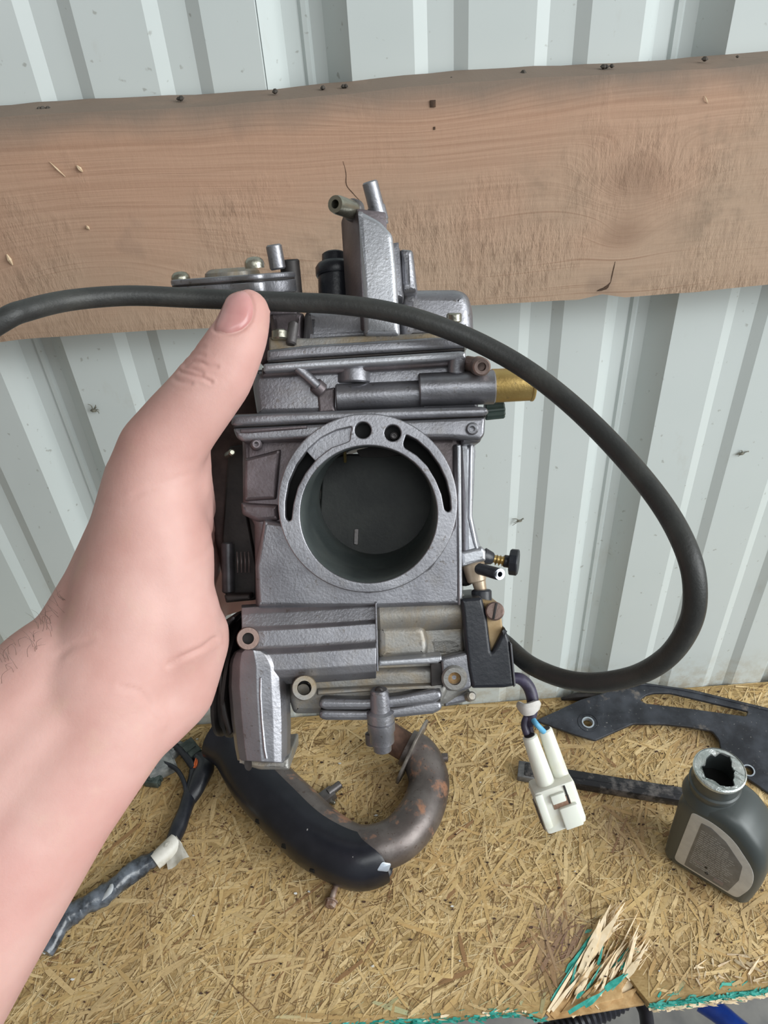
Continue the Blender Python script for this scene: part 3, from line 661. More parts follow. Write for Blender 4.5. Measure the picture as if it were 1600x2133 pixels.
# the plate helper puts the front at its origin and the body behind it
nb = BB + be * .0180 + bn * .0225
lathe('bottle_neck', nb + Z * .100, Z, [(.0235, 0), (.0215, .008), (.0200, .011), (.0205, .014), (.0212, .016), (.0212, .019), (.0198, .0205), (.0198, .030), (.0206, .032), (.0206, .0345), (.0192, .0360), (.0168, .0358), (.0165, .012)], BOT, bot, 40, caps=False)
lathe('bottle_inside', nb + Z * .1125, Z, [(.0165, 0), (.0162, .001)], simple('bottle_inside_black', (.006, .006, .006), (.01, .01, .01), 30, .8), bot, 28)
# torn foil seal: ring with a ragged hole
rf = random.Random(4); hole = [(math.cos(a_) * r_, math.sin(a_) * r_) for a_, r_ in [(2 * math.pi * k / 26, .0158 * (rf.uniform(.76, 1.10)) * (1 - .16 * max(0, math.cos(2 * math.pi * k / 26 * 2 - 1.0)))) for k in range(26)]]
def foil_mat():
    n = NB('torn_foil'); n.bump(n.noise(350, 4, .6), .9, .001); c = n.mix(n.ramp(n.noise(90, 3), (.4, 0.), (.65, 1.)), (.50, .55, .54), (.80, .83, .82)); return n.fin(c, .3, .75)
FOIL = foil_mat()
fb = plate_me([[(q.x, q.y) for q in circ(0, 0, .0200, 44)], hole], nb + Z * .1372, be, bn, .0009, .0003)
for v in fb.verts:
    dd = (v.co - nb); dd.z = 0
    if dd.length < .0185: v.co.z += random.uniform(-.0022, .0010)
obj('foil_seal', fb, FOIL, bot, sharp=25)
lathe('foil_rim', nb + Z * .1335, Z, [(.0208, 0), (.0211, .001), (.0211, .003), (.0200, .0042)], FOIL, bot, 44, caps=False)
# label
def lab_mat(name, c1, c2, r=.45): return simple(name, c1, c2, 90, r, 0, .05, 300)
LAB = lab_mat('label_paper', (.52, .50, .47), (.60, .58, .54)); PRT = lab_mat('label_print_block', (.15, .145, .14), (.20, .195, .19)); PRL = lab_mat('label_print_line', (.36, .35, .33), (.40, .39, .37))
lo_ = rp([(.0110, .0120, .006), (.0685, .0120, .006), (.0750, .040, .012), (.0715, .064, .018), (.0480, .090, .010), (.0300, .0965, .008), (.0120, .0950, .004)], .005, 5)
lab = obj('label', plate_me([[(p.x, p.y) for p in lo_]], BB - bn * .0003, be, Z, .0006, .0002), LAB, bot)
lo2 = rp([(.0205, .0145), (.0600, .0145), (.0640, .040), (.0620, .062), (.0440, .0815), (.0300, .0890), (.0215, .088)], .0015)
obj('print_block', plate_me([[(p.x, p.y) for p in lo2]], BB - bn * .0005, be, Z, .0002, .00005), PRT, lab)
b = bmesh.new()
for k in range(19):
    z = .024 + k * .0030; x1 = min(.0555, .0575 if z < .06 else .0555 - (z - .06) * .95) - random.uniform(0, .004)
    x = .0235
    while x < x1:
        L = random.uniform(.001, .005); box_bm(BB - bn * .00055 + be * (x + L / 2) + Z * z, be, Z, bn, L / 2, .00032, .00006, 0, b); x += L + .0009
obj('print_lines', b, PRL, lab, sharp=None)
b = bmesh.new()
for u_, v_, hu, hv in ((.0505, .0205, .0042, .0026), (.0305, .0305, .0035, .0008)): box_bm(BB - bn * .0006 + be * u_ + Z * v_, be, Z, bn, hu, hv, .0001, 0, b)
obj('print_boxes', b, lab_mat('label_print_box', (.24, .20, .20), (.28, .24, .24)), lab)
b = bmesh.new()
lathe_bm(BB - bn * .0006 + be * .0395 + Z * .0225, -bn, [(.0016, 0), (.0016, .0003), (.0011, .0003), (.0011, 0)], 18, b, caps=False); lathe_bm(BB - bn * .0006 + be * .0375 + Z * .0300, -bn, [(.0001, .0002), (.0013, .0002), (.0013, 0)], 12, b, caps=False)
obj('print_symbols', b, DARK, lab)

# ------------------------------------------------------------------ wiring loom on the left
lm = thing('wiring_loom', 'black taped wiring loom with connectors and white tag beside the arm', 'wiring', onz(330, 1780, 0))
def gp_(*q): return [onz(x, y, z) for x, y, z in q]
tube('taped_trunk', gp_((95, 1985, .008), (130, 1925, .009), (165, 1893, .009), (205, 1872, .010), (250, 1838, .010), (300, 1800, .010), (345, 1778, .010)), [.0058, .0078, .0085, .0080, .0086, .0078, .0072], FOILT, lm, n=14, k=16, rf=lambda s, a: 1 + .12 * math.sin(a * 2 + s * 25) + .10 * (abs(math.sin(s * 44 + a * .5)) ** .4) + .05 * math.sin(a * 5 + s * 70))
tube('trunk_sleeve', gp_((335, 1790, .009), (358, 1755, .010), (375, 1715, .0105), (392, 1668, .011), (402, 1625, .012), (407, 1590, .014)), [.0066, .0072, .0076, .0072, .0060, .0048], PLAST, lm, n=14, rf=lambda s, a: 1 + .05 * math.sin(a * 2 + s * 20))
tube('rubber_boot', gp_((394, 1670, .009), (408, 1644, .012), (421, 1614, .014), (427, 1592, .014), (412, 1576, .013)), [.0055, .0085, .0100, .0092, .0065], PLAST, lm, n=14, rf=lambda s, a: 1 + .07 * math.sin(a * 3 + s * 9))
tube('black_wire', gp_((388, 1668, .012), (385, 1635, .016), (370, 1605, .017), (345, 1590, .016), (325, 1584, .014)), .0024, PLAST, lm, n=10)
tube('black_wire', gp_((404, 1600, .016), (392, 1582, .017), (376, 1562, .016), (360, 1552, .014)), .0040, PLAST, lm, n=10)
for dx in (-3, 1, 5): tube('orange_wire', gp_((407 + dx, 1600, .018), (410 + dx, 1585, .020), (414 + dx * .6, 1572, .017)), .0010, ORANGEW, lm, n=8)
GC = simple('grey_connector', (.16, .17, .17), (.28, .29, .28), 120, .5); GCG = simple('dark_green_connector', (.035, .05, .045), (.08, .10, .09), 120, .5)
def cbox(name, px, py, z, rz, hx, hy, hz, mat):
    c = onz(px, py, z); U = Vector((math.cos(rz), math.sin(rz), 0)); V = Vector((-math.sin(rz), math.cos(rz), 0))
    o = obj(name, box_bm(c, U, V, Z, hx, hy, hz, .0012), mat, lm)
    b = bmesh.new()
    for k in (-1, 1): box_bm(c + U * (hx + .0006) + V * (k * hy * .45), U, V, Z, .001, hy * .32, hz * .6, .0003, b)
    box_bm(c + Z * (hz + .0008), U, V, Z, hx * .35, hy * .7, .001, .0004, b)
    obj('latch', b, mat, o); return o
cbox('connector', 398, 1566, .011, -.9, .011, .0085, .0080, GCG)
cbox('connector', 335, 1598, .010, .5, .014, .009, .008, GC)
cbox('connector', 362, 1563, .009, .9, .010, .006, .006, GC)
cbox('connector', 305, 1612, .008, .3, .010, .008, .006, GC)
cbox('connector', 318, 1625, .006, -.2, .008, .006, .005, GCG)
tube('clear_sleeve', gp_((322, 1795, .011), (345, 1775, .0115), (368, 1750, .0115)), [.0082, .0088, .0080], WHITET, lm, n=14, k=4)
tg = [onz(*q) for q in ((342, 1762, .021), (368, 1742, .019), (394, 1784, .005), (350, 1812, .004))]
b = bmesh.new(); n_ = 6; gr = []
for i in range(n_ + 1):
    row = []
    for j in range(n_ + 1):
        u, v = i / n_, j / n_; p = (tg[0] * (1 - u) + tg[1] * u) * (1 - v) + (tg[3] * (1 - u) + tg[2] * u) * v; p = p + Z * (.0022 * math.sin(u * 7 + v * 3)); row.append(b.verts.new(p))
    gr.append(row)
for i in range(n_):
    for j in range(n_): b.faces.new((gr[i][j], gr[i + 1][j], gr[i + 1][j + 1], gr[i][j + 1]))
bmesh.ops.solidify(b, geom=list(b.faces), thickness=.0004); obj('tag', b, WHITET, lm, sharp=60)
b = sweep_bm(gp_((88, 1985, .005), (105, 1960, .007), (120, 1935, .010)), [.003, .006, .004], 8, squash=.4); obj('tape_end', b, simple('pale_tape', (.5, .52, .5), (.66, .66, .62), 80, .4), lm)
b = sweep_bm(gp_((205, 1880, .012), (228, 1856, .019), (232, 1842, .019)), [.001, .0035, .0015], 8, squash=.4); obj('tape_end', b, simple('silver_tape', (.5, .53, .56), (.6, .63, .66), 80, .3), lm)

# ------------------------------------------------------------------ below the bench
hz = -.74
def gf_(px, py, z): return onz(px, py, z)
pth = [gf_(1060, 2175, -.12), gf_(1150, 2150, -.11), gf_(1225, 2118, -.10), gf_(1290, 2085, -.10), gf_(1340, 2040, -.10)]
hb = bmesh.new(); q = cat(pth, 14); rad = []
M = len(q); sweep_bm(q, .0095, 18, hb, 1, rf=lambda s, a: 1 + (.10 if int(round(s * (M - 1))) % 2 else -.10))
cn = thing('corrugated_conduit', 'black ribbed conduit hose hanging below the torn bench edge', 'conduit', tuple(pth[2]))
obj('conduit', hb, LOOM, cn, sharp=60)
rod('conduit_ring', pth[1] - (pth[2] - pth[1]).normalized() * .012, pth[1] - (pth[2] - pth[1]).normalized() * .0105, .0108, simple('white_band', (.6, .6, .58), (.7, .7, .68), 80, .5), cn)
b = sweep_bm([gf_(1460, 2085, -.22), gf_(1500, 2112, -.22), gf_(1545, 2150, -.22), gf_(1640, 2220, -.22)], .011, 14)
tag(obj('blue_tube', b, BLUEH, None, tuple(gf_(1500, 2112, -.22))), 'glossy blue tube seen under the bench edge at bottom right', 'tube')
b = sweep_bm([gf_(1330, 2080, -.3), gf_(1345, 2110, -.3), gf_(1350, 2160, -.3)], .008, 12)
tag(obj('black_tube', b, LOOM, None, tuple(gf_(1340, 2100, -.3))), 'dark tube under the bench between conduit and blue tube', 'tube')

# ------------------------------------------------------------------ carburetor, held up in front of the lens
cb = thing('carburetor', 'cast aluminium carburetor with round intake held up by the hand', 'carburetor', tuple(P(766, 1048, .335)))
def cp(name, d, th, bev, pts, mat=AL, r=0, holes=(), parent=None): return cplate(name, pts, d, th, bev, mat, parent or cb, holes, r)
def crod(name, a, b_, rpx, mat=AL, hole=None, r2=None, parent=None, n=24, bev=.0006):
    """round bar between two (px, py, depth) points, radius in photo pixels at the first depth"""
    s = a[2] / F; return rod(name, P(*a), P(*b_), rpx * s, mat, parent or cb, (r2 * b_[2] / F) if r2 else None, bev, n, hole * b_[2] / F if hole else None)
def arcpts(cx, cy, r, a0, a1, n=20): return [(cx + r * math.cos(math.radians(a0 + (a1 - a0) * k / n)), cy - r * math.sin(math.radians(a0 + (a1 - a0) * k / n))) for k in range(n + 1)]
def kidney(cx, cy, r0, r1, a0, a1, taper=None): return arcpts(cx, cy, r1, a0, a1) + arcpts(cx, cy, r0, a1, a0)
RC, BC = (766, 1048), (768, 1071)
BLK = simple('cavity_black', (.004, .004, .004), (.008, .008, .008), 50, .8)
# intake ring with its two air slots and two jets
slotL = rp([(733, 888), (700, 896), (668, 912), (640, 937), (617, 968), (601, 1005), (594, 1045), (594, 1078), (600, 1086), (607, 1083), (611, 1050), (620, 1015), (636, 985), (660, 955), (690, 932), (722, 921), (729, 917), (729, 906)], 4, 3)
slotR = rp([(846, 905), (868, 916), (893, 938), (915, 968), (930, 1000), (938, 1035), (940, 1062), (934, 1067), (926, 1062), (920, 1030), (908, 1000), (890, 970), (868, 948), (842, 932), (840, 924)], 4, 3)
ring = cp('intake_ring', .3005, .0062, .0005, circ(RC[0], RC[1], 187, 90), AL, holes=(circ(BC[0], BC[1], 143, 72), slotL, slotR, circ(756, 896, 17, 24), circ(818, 902, 17, 24)))
s_ = .3 / F
# pocket floor on the upper left, and a black backing that paints the depth of the slots dark
cp('pocket_floor', .3030, .0030, .0003, rp([(742, 880), (690, 890), (645, 925), (638, 940), (658, 962), (690, 940), (735, 925)], 3), AL)
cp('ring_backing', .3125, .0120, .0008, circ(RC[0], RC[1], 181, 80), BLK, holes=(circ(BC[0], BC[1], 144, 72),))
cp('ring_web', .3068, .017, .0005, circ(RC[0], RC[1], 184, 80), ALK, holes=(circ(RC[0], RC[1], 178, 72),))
for q in ((756, 896), (818, 902)):
    b = bmesh.new(); lathe_bm(P(*q, .3010), FW, [(17.5 * s_, 0), (17 * s_, .0055)], 26, b, caps=False); obj('jet_hole', b, STEELD, cb)
for q in ((756, 896, .3062), (818, 902, .3062)): crod('jet_hole_floor', q, (q[0], q[1], .3059), 17, BLK, bev=.0001)  # black discs paint the darkness at the bottom of the jet holes
crod('jet', (821, 908, .308), (821, 908, .3035), 8, STEELD, hole=4)
# bore
def ellring(c, r, d): return [P(c[0], c[1], d), r * d / F]
b = bmesh.new(); rr = []
for (cx, cy, r, d) in ((768, 1071, 146, .3008), (768, 1070, 140, .3022), (769, 1066, 137, .306), (772, 1058, 131, .318), (774, 1052, 128, .326), (778, 1046, 121, .330), (781, 1040, 117, .338), (783, 1036, 115, .350)):
    rr.append([b.verts.new(P(cx + r * math.cos(2 * math.pi * k / 72), cy + r * math.sin(2 * math.pi * k / 72), d)) for k in range(72)])
for i in range(len(rr) - 1):
    for k in range(72): b.faces.new((rr[i][k], rr[i][(k + 1) % 72], rr[i + 1][(k + 1) % 72], rr[i + 1][k]))
bore = obj('bore', b, BORE, cb, sharp=60)
b = bmesh.new(); 
cp('throttle_slide', .344, .006, .001, rp([(672, 958), (720, 945), (850, 945), (900, 960), (905, 1160), (660, 1160)], 12), SLIDE)
cp('slide_gap', .3435, .001, .0002, rp([(742, 938), (775, 930), (830, 932), (845, 945), (800, 953), (750, 952)], 4), DARK)
cp('slide_notch', .3432, .0012, .0003, [(738, 1102), (747, 1102), (746, 1135), (737, 1134)], STEELD)
crod('needle', (718, 930, .325), (719, 962, .335), 3.4, BRASS)

# main casting
cp('main_body', .3180, .048, .0035, [(502, 905), (960, 905), (962, 1000), (962, 1268), (700, 1268), (530, 1268), (527, 1090), (503, 1060)], ALK, r=8, holes=(circ(772, 1058, 138, 60),))
cp('main_skin', .3155, .006, .0022, [(548, 1080), (600, 1090), (650, 1180), (766, 1228), (890, 1180), (944, 1090), (944, 925), (962, 925), (961, 1262), (780, 1268), (535, 1266), (530, 1180)], AL, r=6)
cp('body_step', .3165, .012, .002, [(500, 1046), (580, 1050), (582, 1085), (536, 1088), (503, 1072)], ALK, r=6)
cp('body_panel', .3160, .010, .0015, [(508, 955), (585, 935), (575, 1040), (508, 1044)], ALK, r=5)
cp('side_rail', .3145, .030, .0012, [(950, 925), (961, 925), (964, 1262), (955, 1262)], ALB, r=3)
# engine side flank on the right
cp('air_passage', .3225, .030, .003, [(958, 915), (992, 925), (990, 1000), (986, 1075), (1000, 1130), (1012, 1162), (995, 1176), (963, 1180)], ALB, r=8)
cp('passage_rib', .3215, .008, .001, [(978, 925), (986, 925), (984, 1075), (996, 1135), (1006, 1162), (998, 1164), (986, 1130), (975, 1080)], ALB, r=3)
cp('passage_foot', .3210, .012, .0015, [(960, 1150), (1004, 1138), (1013, 1148), (1013, 1168), (962, 1182)], ALB, r=4)
cp('side_lug', .3250, .008, .001, [(948, 1018), (957, 1014), (958, 1045), (950, 1047)], ALB, r=3)
cp('side_lug', .3400, .008, .001, [(984, 935), (992, 938), (991, 955), (984, 958)], ALB, r=3)
# slide housing flange: two plates with a dark gasket between
cp('housing_flange', .3085, .052, .0016, [(482, 868), (490, 862), (760, 852), (1004, 846), (1017, 850), (1019, 860), (1008, 866), (760, 875), (490, 888), (480, 884)], AL, r=5)
cp('gasket', .3098, .050, .0004, [(486, 886), (760, 874), (1012, 864), (1012, 868), (760, 878), (486, 891)], DARK)
cp('lower_flange', .3090, .050, .0016, [(484, 891), (760, 878), (1012, 868), (1010, 905), (1000, 918), (940, 912), (700, 912), (505, 920), (492, 912)], AL, r=6)
cp('flange_lip', .3078, .004, .0010, [(500, 893), (640, 886), (640, 892), (520, 902), (500, 902)], ALK, r=2)
crod('screw_boss', (984, 893, .318), (984, 893, .3065), 15, AL, hole=6, r2=13)
crod('screw_boss', (534, 925, .318), (534, 925, .3090), 14, ALK, hole=5, r2=11)
cp('corner_web', .3130, .02, .0018, [(955, 903), (1008, 900), (1001, 922), (965, 925)], AL, r=7)
# housing block between flanges
cp('slide_housing', .3165, .044, .003, [(530, 768), (700, 760), (985, 745), (998, 790), (998, 852), (760, 862), (534, 866), (524, 800)], AL, r=10)
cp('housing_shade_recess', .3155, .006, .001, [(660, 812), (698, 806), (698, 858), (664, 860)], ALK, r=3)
crod('round_boss', (738, 800, .3190), (738, 762, .3190), 36, AL)
crod('cable_tube', (700, 828, .3170), (885, 820, .3170), 28, AL, r2=28)
crod('cable_barrel', (872, 812, .3150), (1030, 806, .3150), 34, AL, r2=36)
crod('brass_cap', (1022, 804, .3165), (1112, 800, .3165), 35, BRASS, r2=34)
crod('cap_end', (1104, 800, .3165), (1113, 800, .3165), 36, BRASS, r2=36)
crod('bleed_tube', (618, 764, .3100), (664, 806, .3120), 11, AL, r2=10)
crod('bleed_seat', (655, 800, .3130), (672, 815, .3150), 16, ALK)
crod('screw_column', (952, 738, .3110), (950, 778, .3130), 18, AL)
sc = crod('drive_screw', (996, 762, .3120), (1004, 764, .3010), 20, COPPER, hole=9, r2=19)
crod('hose_barb', (972, 757, .3150), (1000, 762, .3080), 16, COPPER)
# knurled dark knob
b = bmesh.new(); a_, b_ = P(1010, 856, .3300), P(1050, 852, .3300); kr = 20 * .33 / F
ax = b_ - a_; u_, v_, w_ = frame(ax); rows = []
for h in (0, .0004, ax.length - .0006, ax.length):
    sh = .88 if h in (0, ax.length) else 1
    rows.append([b.verts.new(a_ + w_ * h + (u_ * math.cos(2 * math.pi * k / 40) + v_ * math.sin(2 * math.pi * k / 40)) * kr * sh * (1 if k % 4 < 2 else .86)) for k in range(40)])
for i in range(3):
    for k in range(40): b.faces.new((rows[i][k], rows[i][(k + 1) % 40], rows[i + 1][(k + 1) % 40], rows[i + 1][k]))
b.faces.new(rows[0]); b.faces.new(rows[-1][::-1]); obj('idle_knob', b, GREENK, cb, sharp=25)
# middle gasket flange under the top cover
cp('cover_flange', .3085, .050, .0014, [(556, 728), (640, 718), (900, 702), (962, 702), (970, 712), (970, 724), (900, 728), (640, 744), (556, 752)], AL, r=5)
cp('cover_gasket', .3095, .048, .0004, [(558, 750), (760, 738), (968, 724), (968, 730), (760, 743), (558, 756)], DARK)
cp('housing_rim', .3078, .050, .0012, [(548, 757), (640, 750), (960, 730), (971, 733), (971, 747), (900, 752), (640, 768), (548, 774)], ALB, r=4)
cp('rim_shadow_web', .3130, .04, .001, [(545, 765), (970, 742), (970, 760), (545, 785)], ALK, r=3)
# top cover
cp('top_cover', .3160, .040, .005, [(632, 650), (640, 640), (830, 636), (822, 702), (815, 712), (640, 722), (628, 712)], AL, r=14)
cp('top_cover_lobe', .3250, .034, .006, [(832, 602), (850, 597), (955, 596), (978, 606), (988, 640), (990, 704), (832, 712)], AL, r=16)
cp('cover_highlight_edge', .3150, .02, .003, [(795, 645), (828, 640), (826, 700), (806, 706)], ALB, r=8)
cp('cover_deck', .3135, .040, .001, [(560, 700), (640, 704), (960, 690), (985, 704), (970, 712), (560, 735)], ALD, r=5)
crod('cover_screw', (946, 672, .3120), (946, 652, .3110), 16, STEEL)
crod('cover_screw', (583, 708, .3120), (583, 688, .3120), 17, STEEL)
crod('cover_post', (606, 718, .3120), (612, 672, .3140), 11, STEELD)
cp('cover_side', .3200, .030, .003, [(560, 650), (632, 648), (632, 715), (566, 716)], ALK, r=8)
# cable box standing on the cover
cp('cable_box', .3120, .030, .0024, [(743, 432), (792, 458), (818, 486), (826, 560), (834, 700), (758, 700), (755, 620)], ALB, r=9)
bx = bmesh.new()
qa = [P(744, 434, .3128), P(755, 622, .3128), P(758, 690, .3128), P(722, 690, .3320), P(719, 614, .3320), P(709, 462, .3320), P(716, 445, .3300)]
vf = [bx.verts.new(q) for q in qa]; vb_ = [bx.verts.new(q + RT * .012 + FW * .004) for q in qa]
bx.faces.new(vf); bx.faces.new(vb_[::-1])
for k in range(len(qa)): bx.faces.new((vf[k], vf[(k + 1) % len(qa)], vb_[(k + 1) % len(qa)], vb_[k]))
bmesh.ops.recalc_face_normals(bx, faces=bx.faces); bmesh.ops.bevel(bx, geom=[e for e in bx.edges], offset=.0008, segments=2, profile=.5, affect='EDGES')
obj('cable_box_side', bx, ALK, cb)  # darker alloy than the front: shade painted onto the box side
cp('box_shoulder', .3180, .020, .003, [(815, 500), (834, 512), (842, 620), (822, 620)], AL, r=5)
cp('box_lobe', .3190, .018, .003, [(833, 515), (861, 517), (871, 606), (838, 610)], AL, r=7)
crod('vent_spigot', (794, 470, .3300), (770, 378, .3240), 17, AL, r2=16.5)
crod('spigot_collar', (792, 462, .3300), (783, 428, .3280), 19, AL, r2=19)
b = bmesh.new(); a_, c_ = P(742, 440, .3200), P(698, 425, .3060)
hexprof(a_, c_ - a_, 19 * .315 / F, (c_ - a_).length, 9 * .31 / F, b, 18); obj('box_screw', b, STEEL, cb)
crod('screw_washer', (742, 440, .3205), (732, 437, .3175), 23, STEELD)
# black cap left of the box
rod('cap_stem', P(700, 640, .345), P(698, 556, .345), 36 * .345 / F, PLAST, cb)
lathe('side_cap', P(699, 576, .345), P(697, 540, .345) - P(699, 576, .345), [(39 * .345 / F, 0), (41 * .345 / F, .001), (41 * .345 / F, .004), (36 * .345 / F, .0056), (27 * .345 / F, .0066), (26 * .345 / F, .0098), (22 * .345 / F, .0105)], PLAST, cb, 28)
# accelerator pump lid on the left, its face turned up
ru_ = (RT + UP * .07).normalized(); up_ = (UP * .95 - FW * .30); up_ = (up_ - ru_ * up_.dot(ru_)).normalized(); fr_ = (-FW).cross(RT).normalized(); bk = RT.cross(up_).normalized() * -1
def lid(name, h0, th, out, mat=AL, bev=.0007):
    return obj(name, plate_me([out], LC + up_ * h0, ru_, up_.cross(ru_).normalized(), th, bev), mat, cb)
LC = P(495, 600, .332); mm = .33 / F
def lidout(g=0):
    return rp([(-134 * mm - g, -.004), (-122 * mm - g, -.011 - g), (-95 * mm, -.0125 - g), (-45 * mm, -.020 - g), (15 * mm, -.021 - g), (40 * mm, -.0265 - g), (68 * mm, -.0265 - g), (85 * mm, -.020 - g), (126 * mm + g, -.012), (130 * mm + g, .006), (110 * mm, .020 + g), (0, .026 + g), (-90 * mm, .018 + g), (-134 * mm - g, .006)], .005, 4)
flipv = lambda L: [Vector((q.x, q.y)) for q in L]
b_ = up_.cross(RT).normalized()
if b_.dot(FW) < 0: flipv = lambda L: [Vector((q.x, -q.y)) for q in L]
lid('pump_lid', .0052, .0024, flipv(lidout(0))); lid('pump_gasket', .0029, .0006, flipv(lidout(-.0003)), DARK, .0001); lid('pump_base', .0023, .0052, flipv(lidout(.0))); cp('pump_arm', .3330, .020, .002, [(478, 612), (600, 606), (622, 640), (620, 720), (545, 760), (500, 700)], ALK, r=8)
lathe('lid_dome', LC + up_ * .005 + RT * -.0015, up_, [(.0118, 0), (.0115, .0016), (.0100, .0028), (.0085, .0032), (.0085, .0022), (.002, .0018)], ALD, cb, 36)
for q, f_ in (((380, 598), -.0), ((550, 575), -.0218)):
    c = P(q[0], q[1], .330) if f_ == 0 else LC + RT * (54 * mm) + FW * -.0205 + up_ * .002
    c = c if f_ else LC + RT * (-113 * mm) + FW * -.003 + up_ * .0015
    b = bmesh.new(); lathe_bm(c, up_, [(.0038, 0), (.0040, .0018), (.0036, .0030), (.0026, .0040), (.0012, .0044), (.0009, .0036)], 22, b); obj('lid_screw', b, STEEL, cb)
c = LC + RT * (95 * mm) + FW * -.012 + up_ * .004
rod('lid_nipple', c, c + up_ * .0098 - RT * .0008, .0033, AL, cb, hole=.0016)
c = LC + RT * (116 * mm) + FW * -.004 + up_ * -.004; rod('lid_plug', c, c + up_ * .0145, .0042, DARK, cb)

# float bowl side
ridge = lambda name, y0, y1, x0, x1, d, mat, th=.03: None
def hbar(name, xa, ya, xb, yb, rpx, d, mat=AL): return crod(name, (xa, ya, d), (xb, yb, d), rpx, mat, bev=.0012, n=40)
cp('lower_body', .3200, .042, .003, [(532, 1262), (784, 1248), (966, 1244), (972, 1300), (976, 1440), (930, 1470), (640, 1480), (540, 1440)], ALD, r=8)
pass
pass
pass
cp('apron_edge', .3108, .012, .0006, [(781, 1256), (785, 1256), (789, 1398), (785, 1399)], AL)
hbar('pump_barrel', 786, 1282, 968, 1272, 40, .3240, ALD)
cp('pump_block', .3170, .020, .003, [(788, 1304), (872, 1300), (886, 1308), (894, 1340), (890, 1370), (788, 1376)], ALD, r=12)
cp('pump_block_right', .3200, .020, .003, [(890, 1322), (950, 1318), (972, 1338), (974, 1368), (892, 1370)], ALD, r=8)
cp('fin_ledge', .3105, .016, .0008, [(790, 1376), (920, 1366), (921, 1376), (912, 1382), (790, 1388)], ALB, r=2)
cp('brass_rib', .3190, .01, .001, [(778, 1238), (800, 1236), (802, 1254), (780, 1256)], BRASS, r=2)
cp('bowl', .3180, .036, .003, [(600, 1404), (790, 1392), (925, 1386), (936, 1440), (920, 1468), (660, 1490), (610, 1490), (598, 1450)], ALD, r=10)
cp('bowl_rib', .3140, .010, .0014, [(660, 1438), (800, 1430), (922, 1426), (924, 1434), (800, 1440), (660, 1450)], ALD, r=3)
cp('dark_slot', .3135, .0020, .0004, [(897, 1382), (921, 1380), (923, 1426), (898, 1430)], DARK)
cp('lug_plate', .3120, .006, .0012, [(918, 1372), (976, 1358), (983, 1384), (984, 1434), (960, 1442), (930, 1440), (922, 1414)], AL, r=9)
b = bmesh.new(); lathe_bm(P(946, 1411, .3128), -FW, [(27 * s_, -.001), (28 * s_, .0018), (24 * s_, .0026), (14 * s_, .0026), (13.5 * s_, -.001), (.2 * s_, -.001)], 36, b, caps=False); obj('lug_boss', b, ALD, cb)
b = bmesh.new(); lathe_bm(P(946, 1411, .3121), -FW, [(.1 * s_, 0), (14 * s_, .0003), (14 * s_, 0)], 24, b); obj('lug_screw', b, simple('ochre_stained', (.22, .12, .04), (.34, .22, .10), 400, .7), cb)
def tubeboss(name, px, py, d0, d1, r, hole, mat):
    b = bmesh.new(); k = d1 / F; L = d0 - d1
    lathe_bm(P(px, py, d0), -ray(px, py) / ray(px, py).length, [(r * k * 1.05, 0), (r * k * 1.02, L * .85), (r * k * .94, L), (hole * k, L), (hole * k * .95, L * .15), (.0001, L * .14)], 32, b, caps=False)
    return obj(name, b, mat, cb)
tubeboss('overflow_nipple', 634, 1433, .320, .3035, 26, 15, ALD)
cp('overflow_wedge', .3180, .010, .001, [(640, 1410), (662, 1404), (664, 1425), (656, 1450), (640, 1458)], ALD, r=3)
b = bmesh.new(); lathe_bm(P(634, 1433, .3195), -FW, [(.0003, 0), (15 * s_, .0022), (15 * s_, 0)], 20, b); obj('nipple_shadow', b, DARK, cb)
def loft(name, secs, mat, bev=0.0):
    b = bmesh.new(); R_ = [[b.verts.new(P(*q)) for q in sc_] for sc_ in secs]; n = len(secs[0])
    for i in range(len(R_) - 1):
        for k in range(n): b.faces.new((R_[i][k], R_[i][(k + 1) % n], R_[i + 1][(k + 1) % n], R_[i + 1][k]))
    b.faces.new(R_[0]); b.faces.new(R_[-1][::-1]); bmesh.ops.recalc_face_normals(b, faces=b.faces)
    if bev: bmesh.ops.bevel(b, geom=[e for e in b.edges if len(e.link_faces) == 2 and e.calc_face_angle() > .35], offset=bev, segments=2, profile=.5, affect='EDGES', clamp_overlap=True)
    return wn(obj(name, b, mat, cb, sharp=40))
pr_ = [(1256, .3210), (1262, .3170), (1276, .3152), (1304, .3138), (1312, .3122), (1342, .3118), (1350, .3112), (1362, .3084), (1396, .3078), (1412, .3088), (1426, .3130), (1426, .3400), (1256, .3400)]
loft('shaft_housing', [[(x, y + dy, d) for y, d in pr_] for x, dy in ((503, 4), (530, 2), (620, -2), (700, -7), (784, -13))], AL, .0004)
xs_ = [(0, .3300), (0, .3150), (.05, .3105), (.18, .3078), (.46, .3064), (.52, .3068), (.70, .3072), (.84, .3088), (.94, .3120), (1, .3170), (1, .3300)]
loft('end_cover', [[(a + (c - a) * u, y + (6 * u), d) for u, d in xs_] for y, a, c in ((1351, 500, 560), (1358, 488, 578), (1372, 481, 592), (1385, 478, 600), (1430, 476, 604), (1500, 482, 606), (1560, 490, 605), (1584, 495, 604))], AL, .0003)
loft('cover_bead', [[(a + w_ * u, y, d) for u, d in ((0, .3068), (0, .3062), (.5, .3059), (1, .3062), (1, .3068))] for y, a, w_ in ((1412, 541, 4), (1450, 540, 5), (1500, 543, 5), (1560, 548, 6), (1580, 552, 6))], AL)
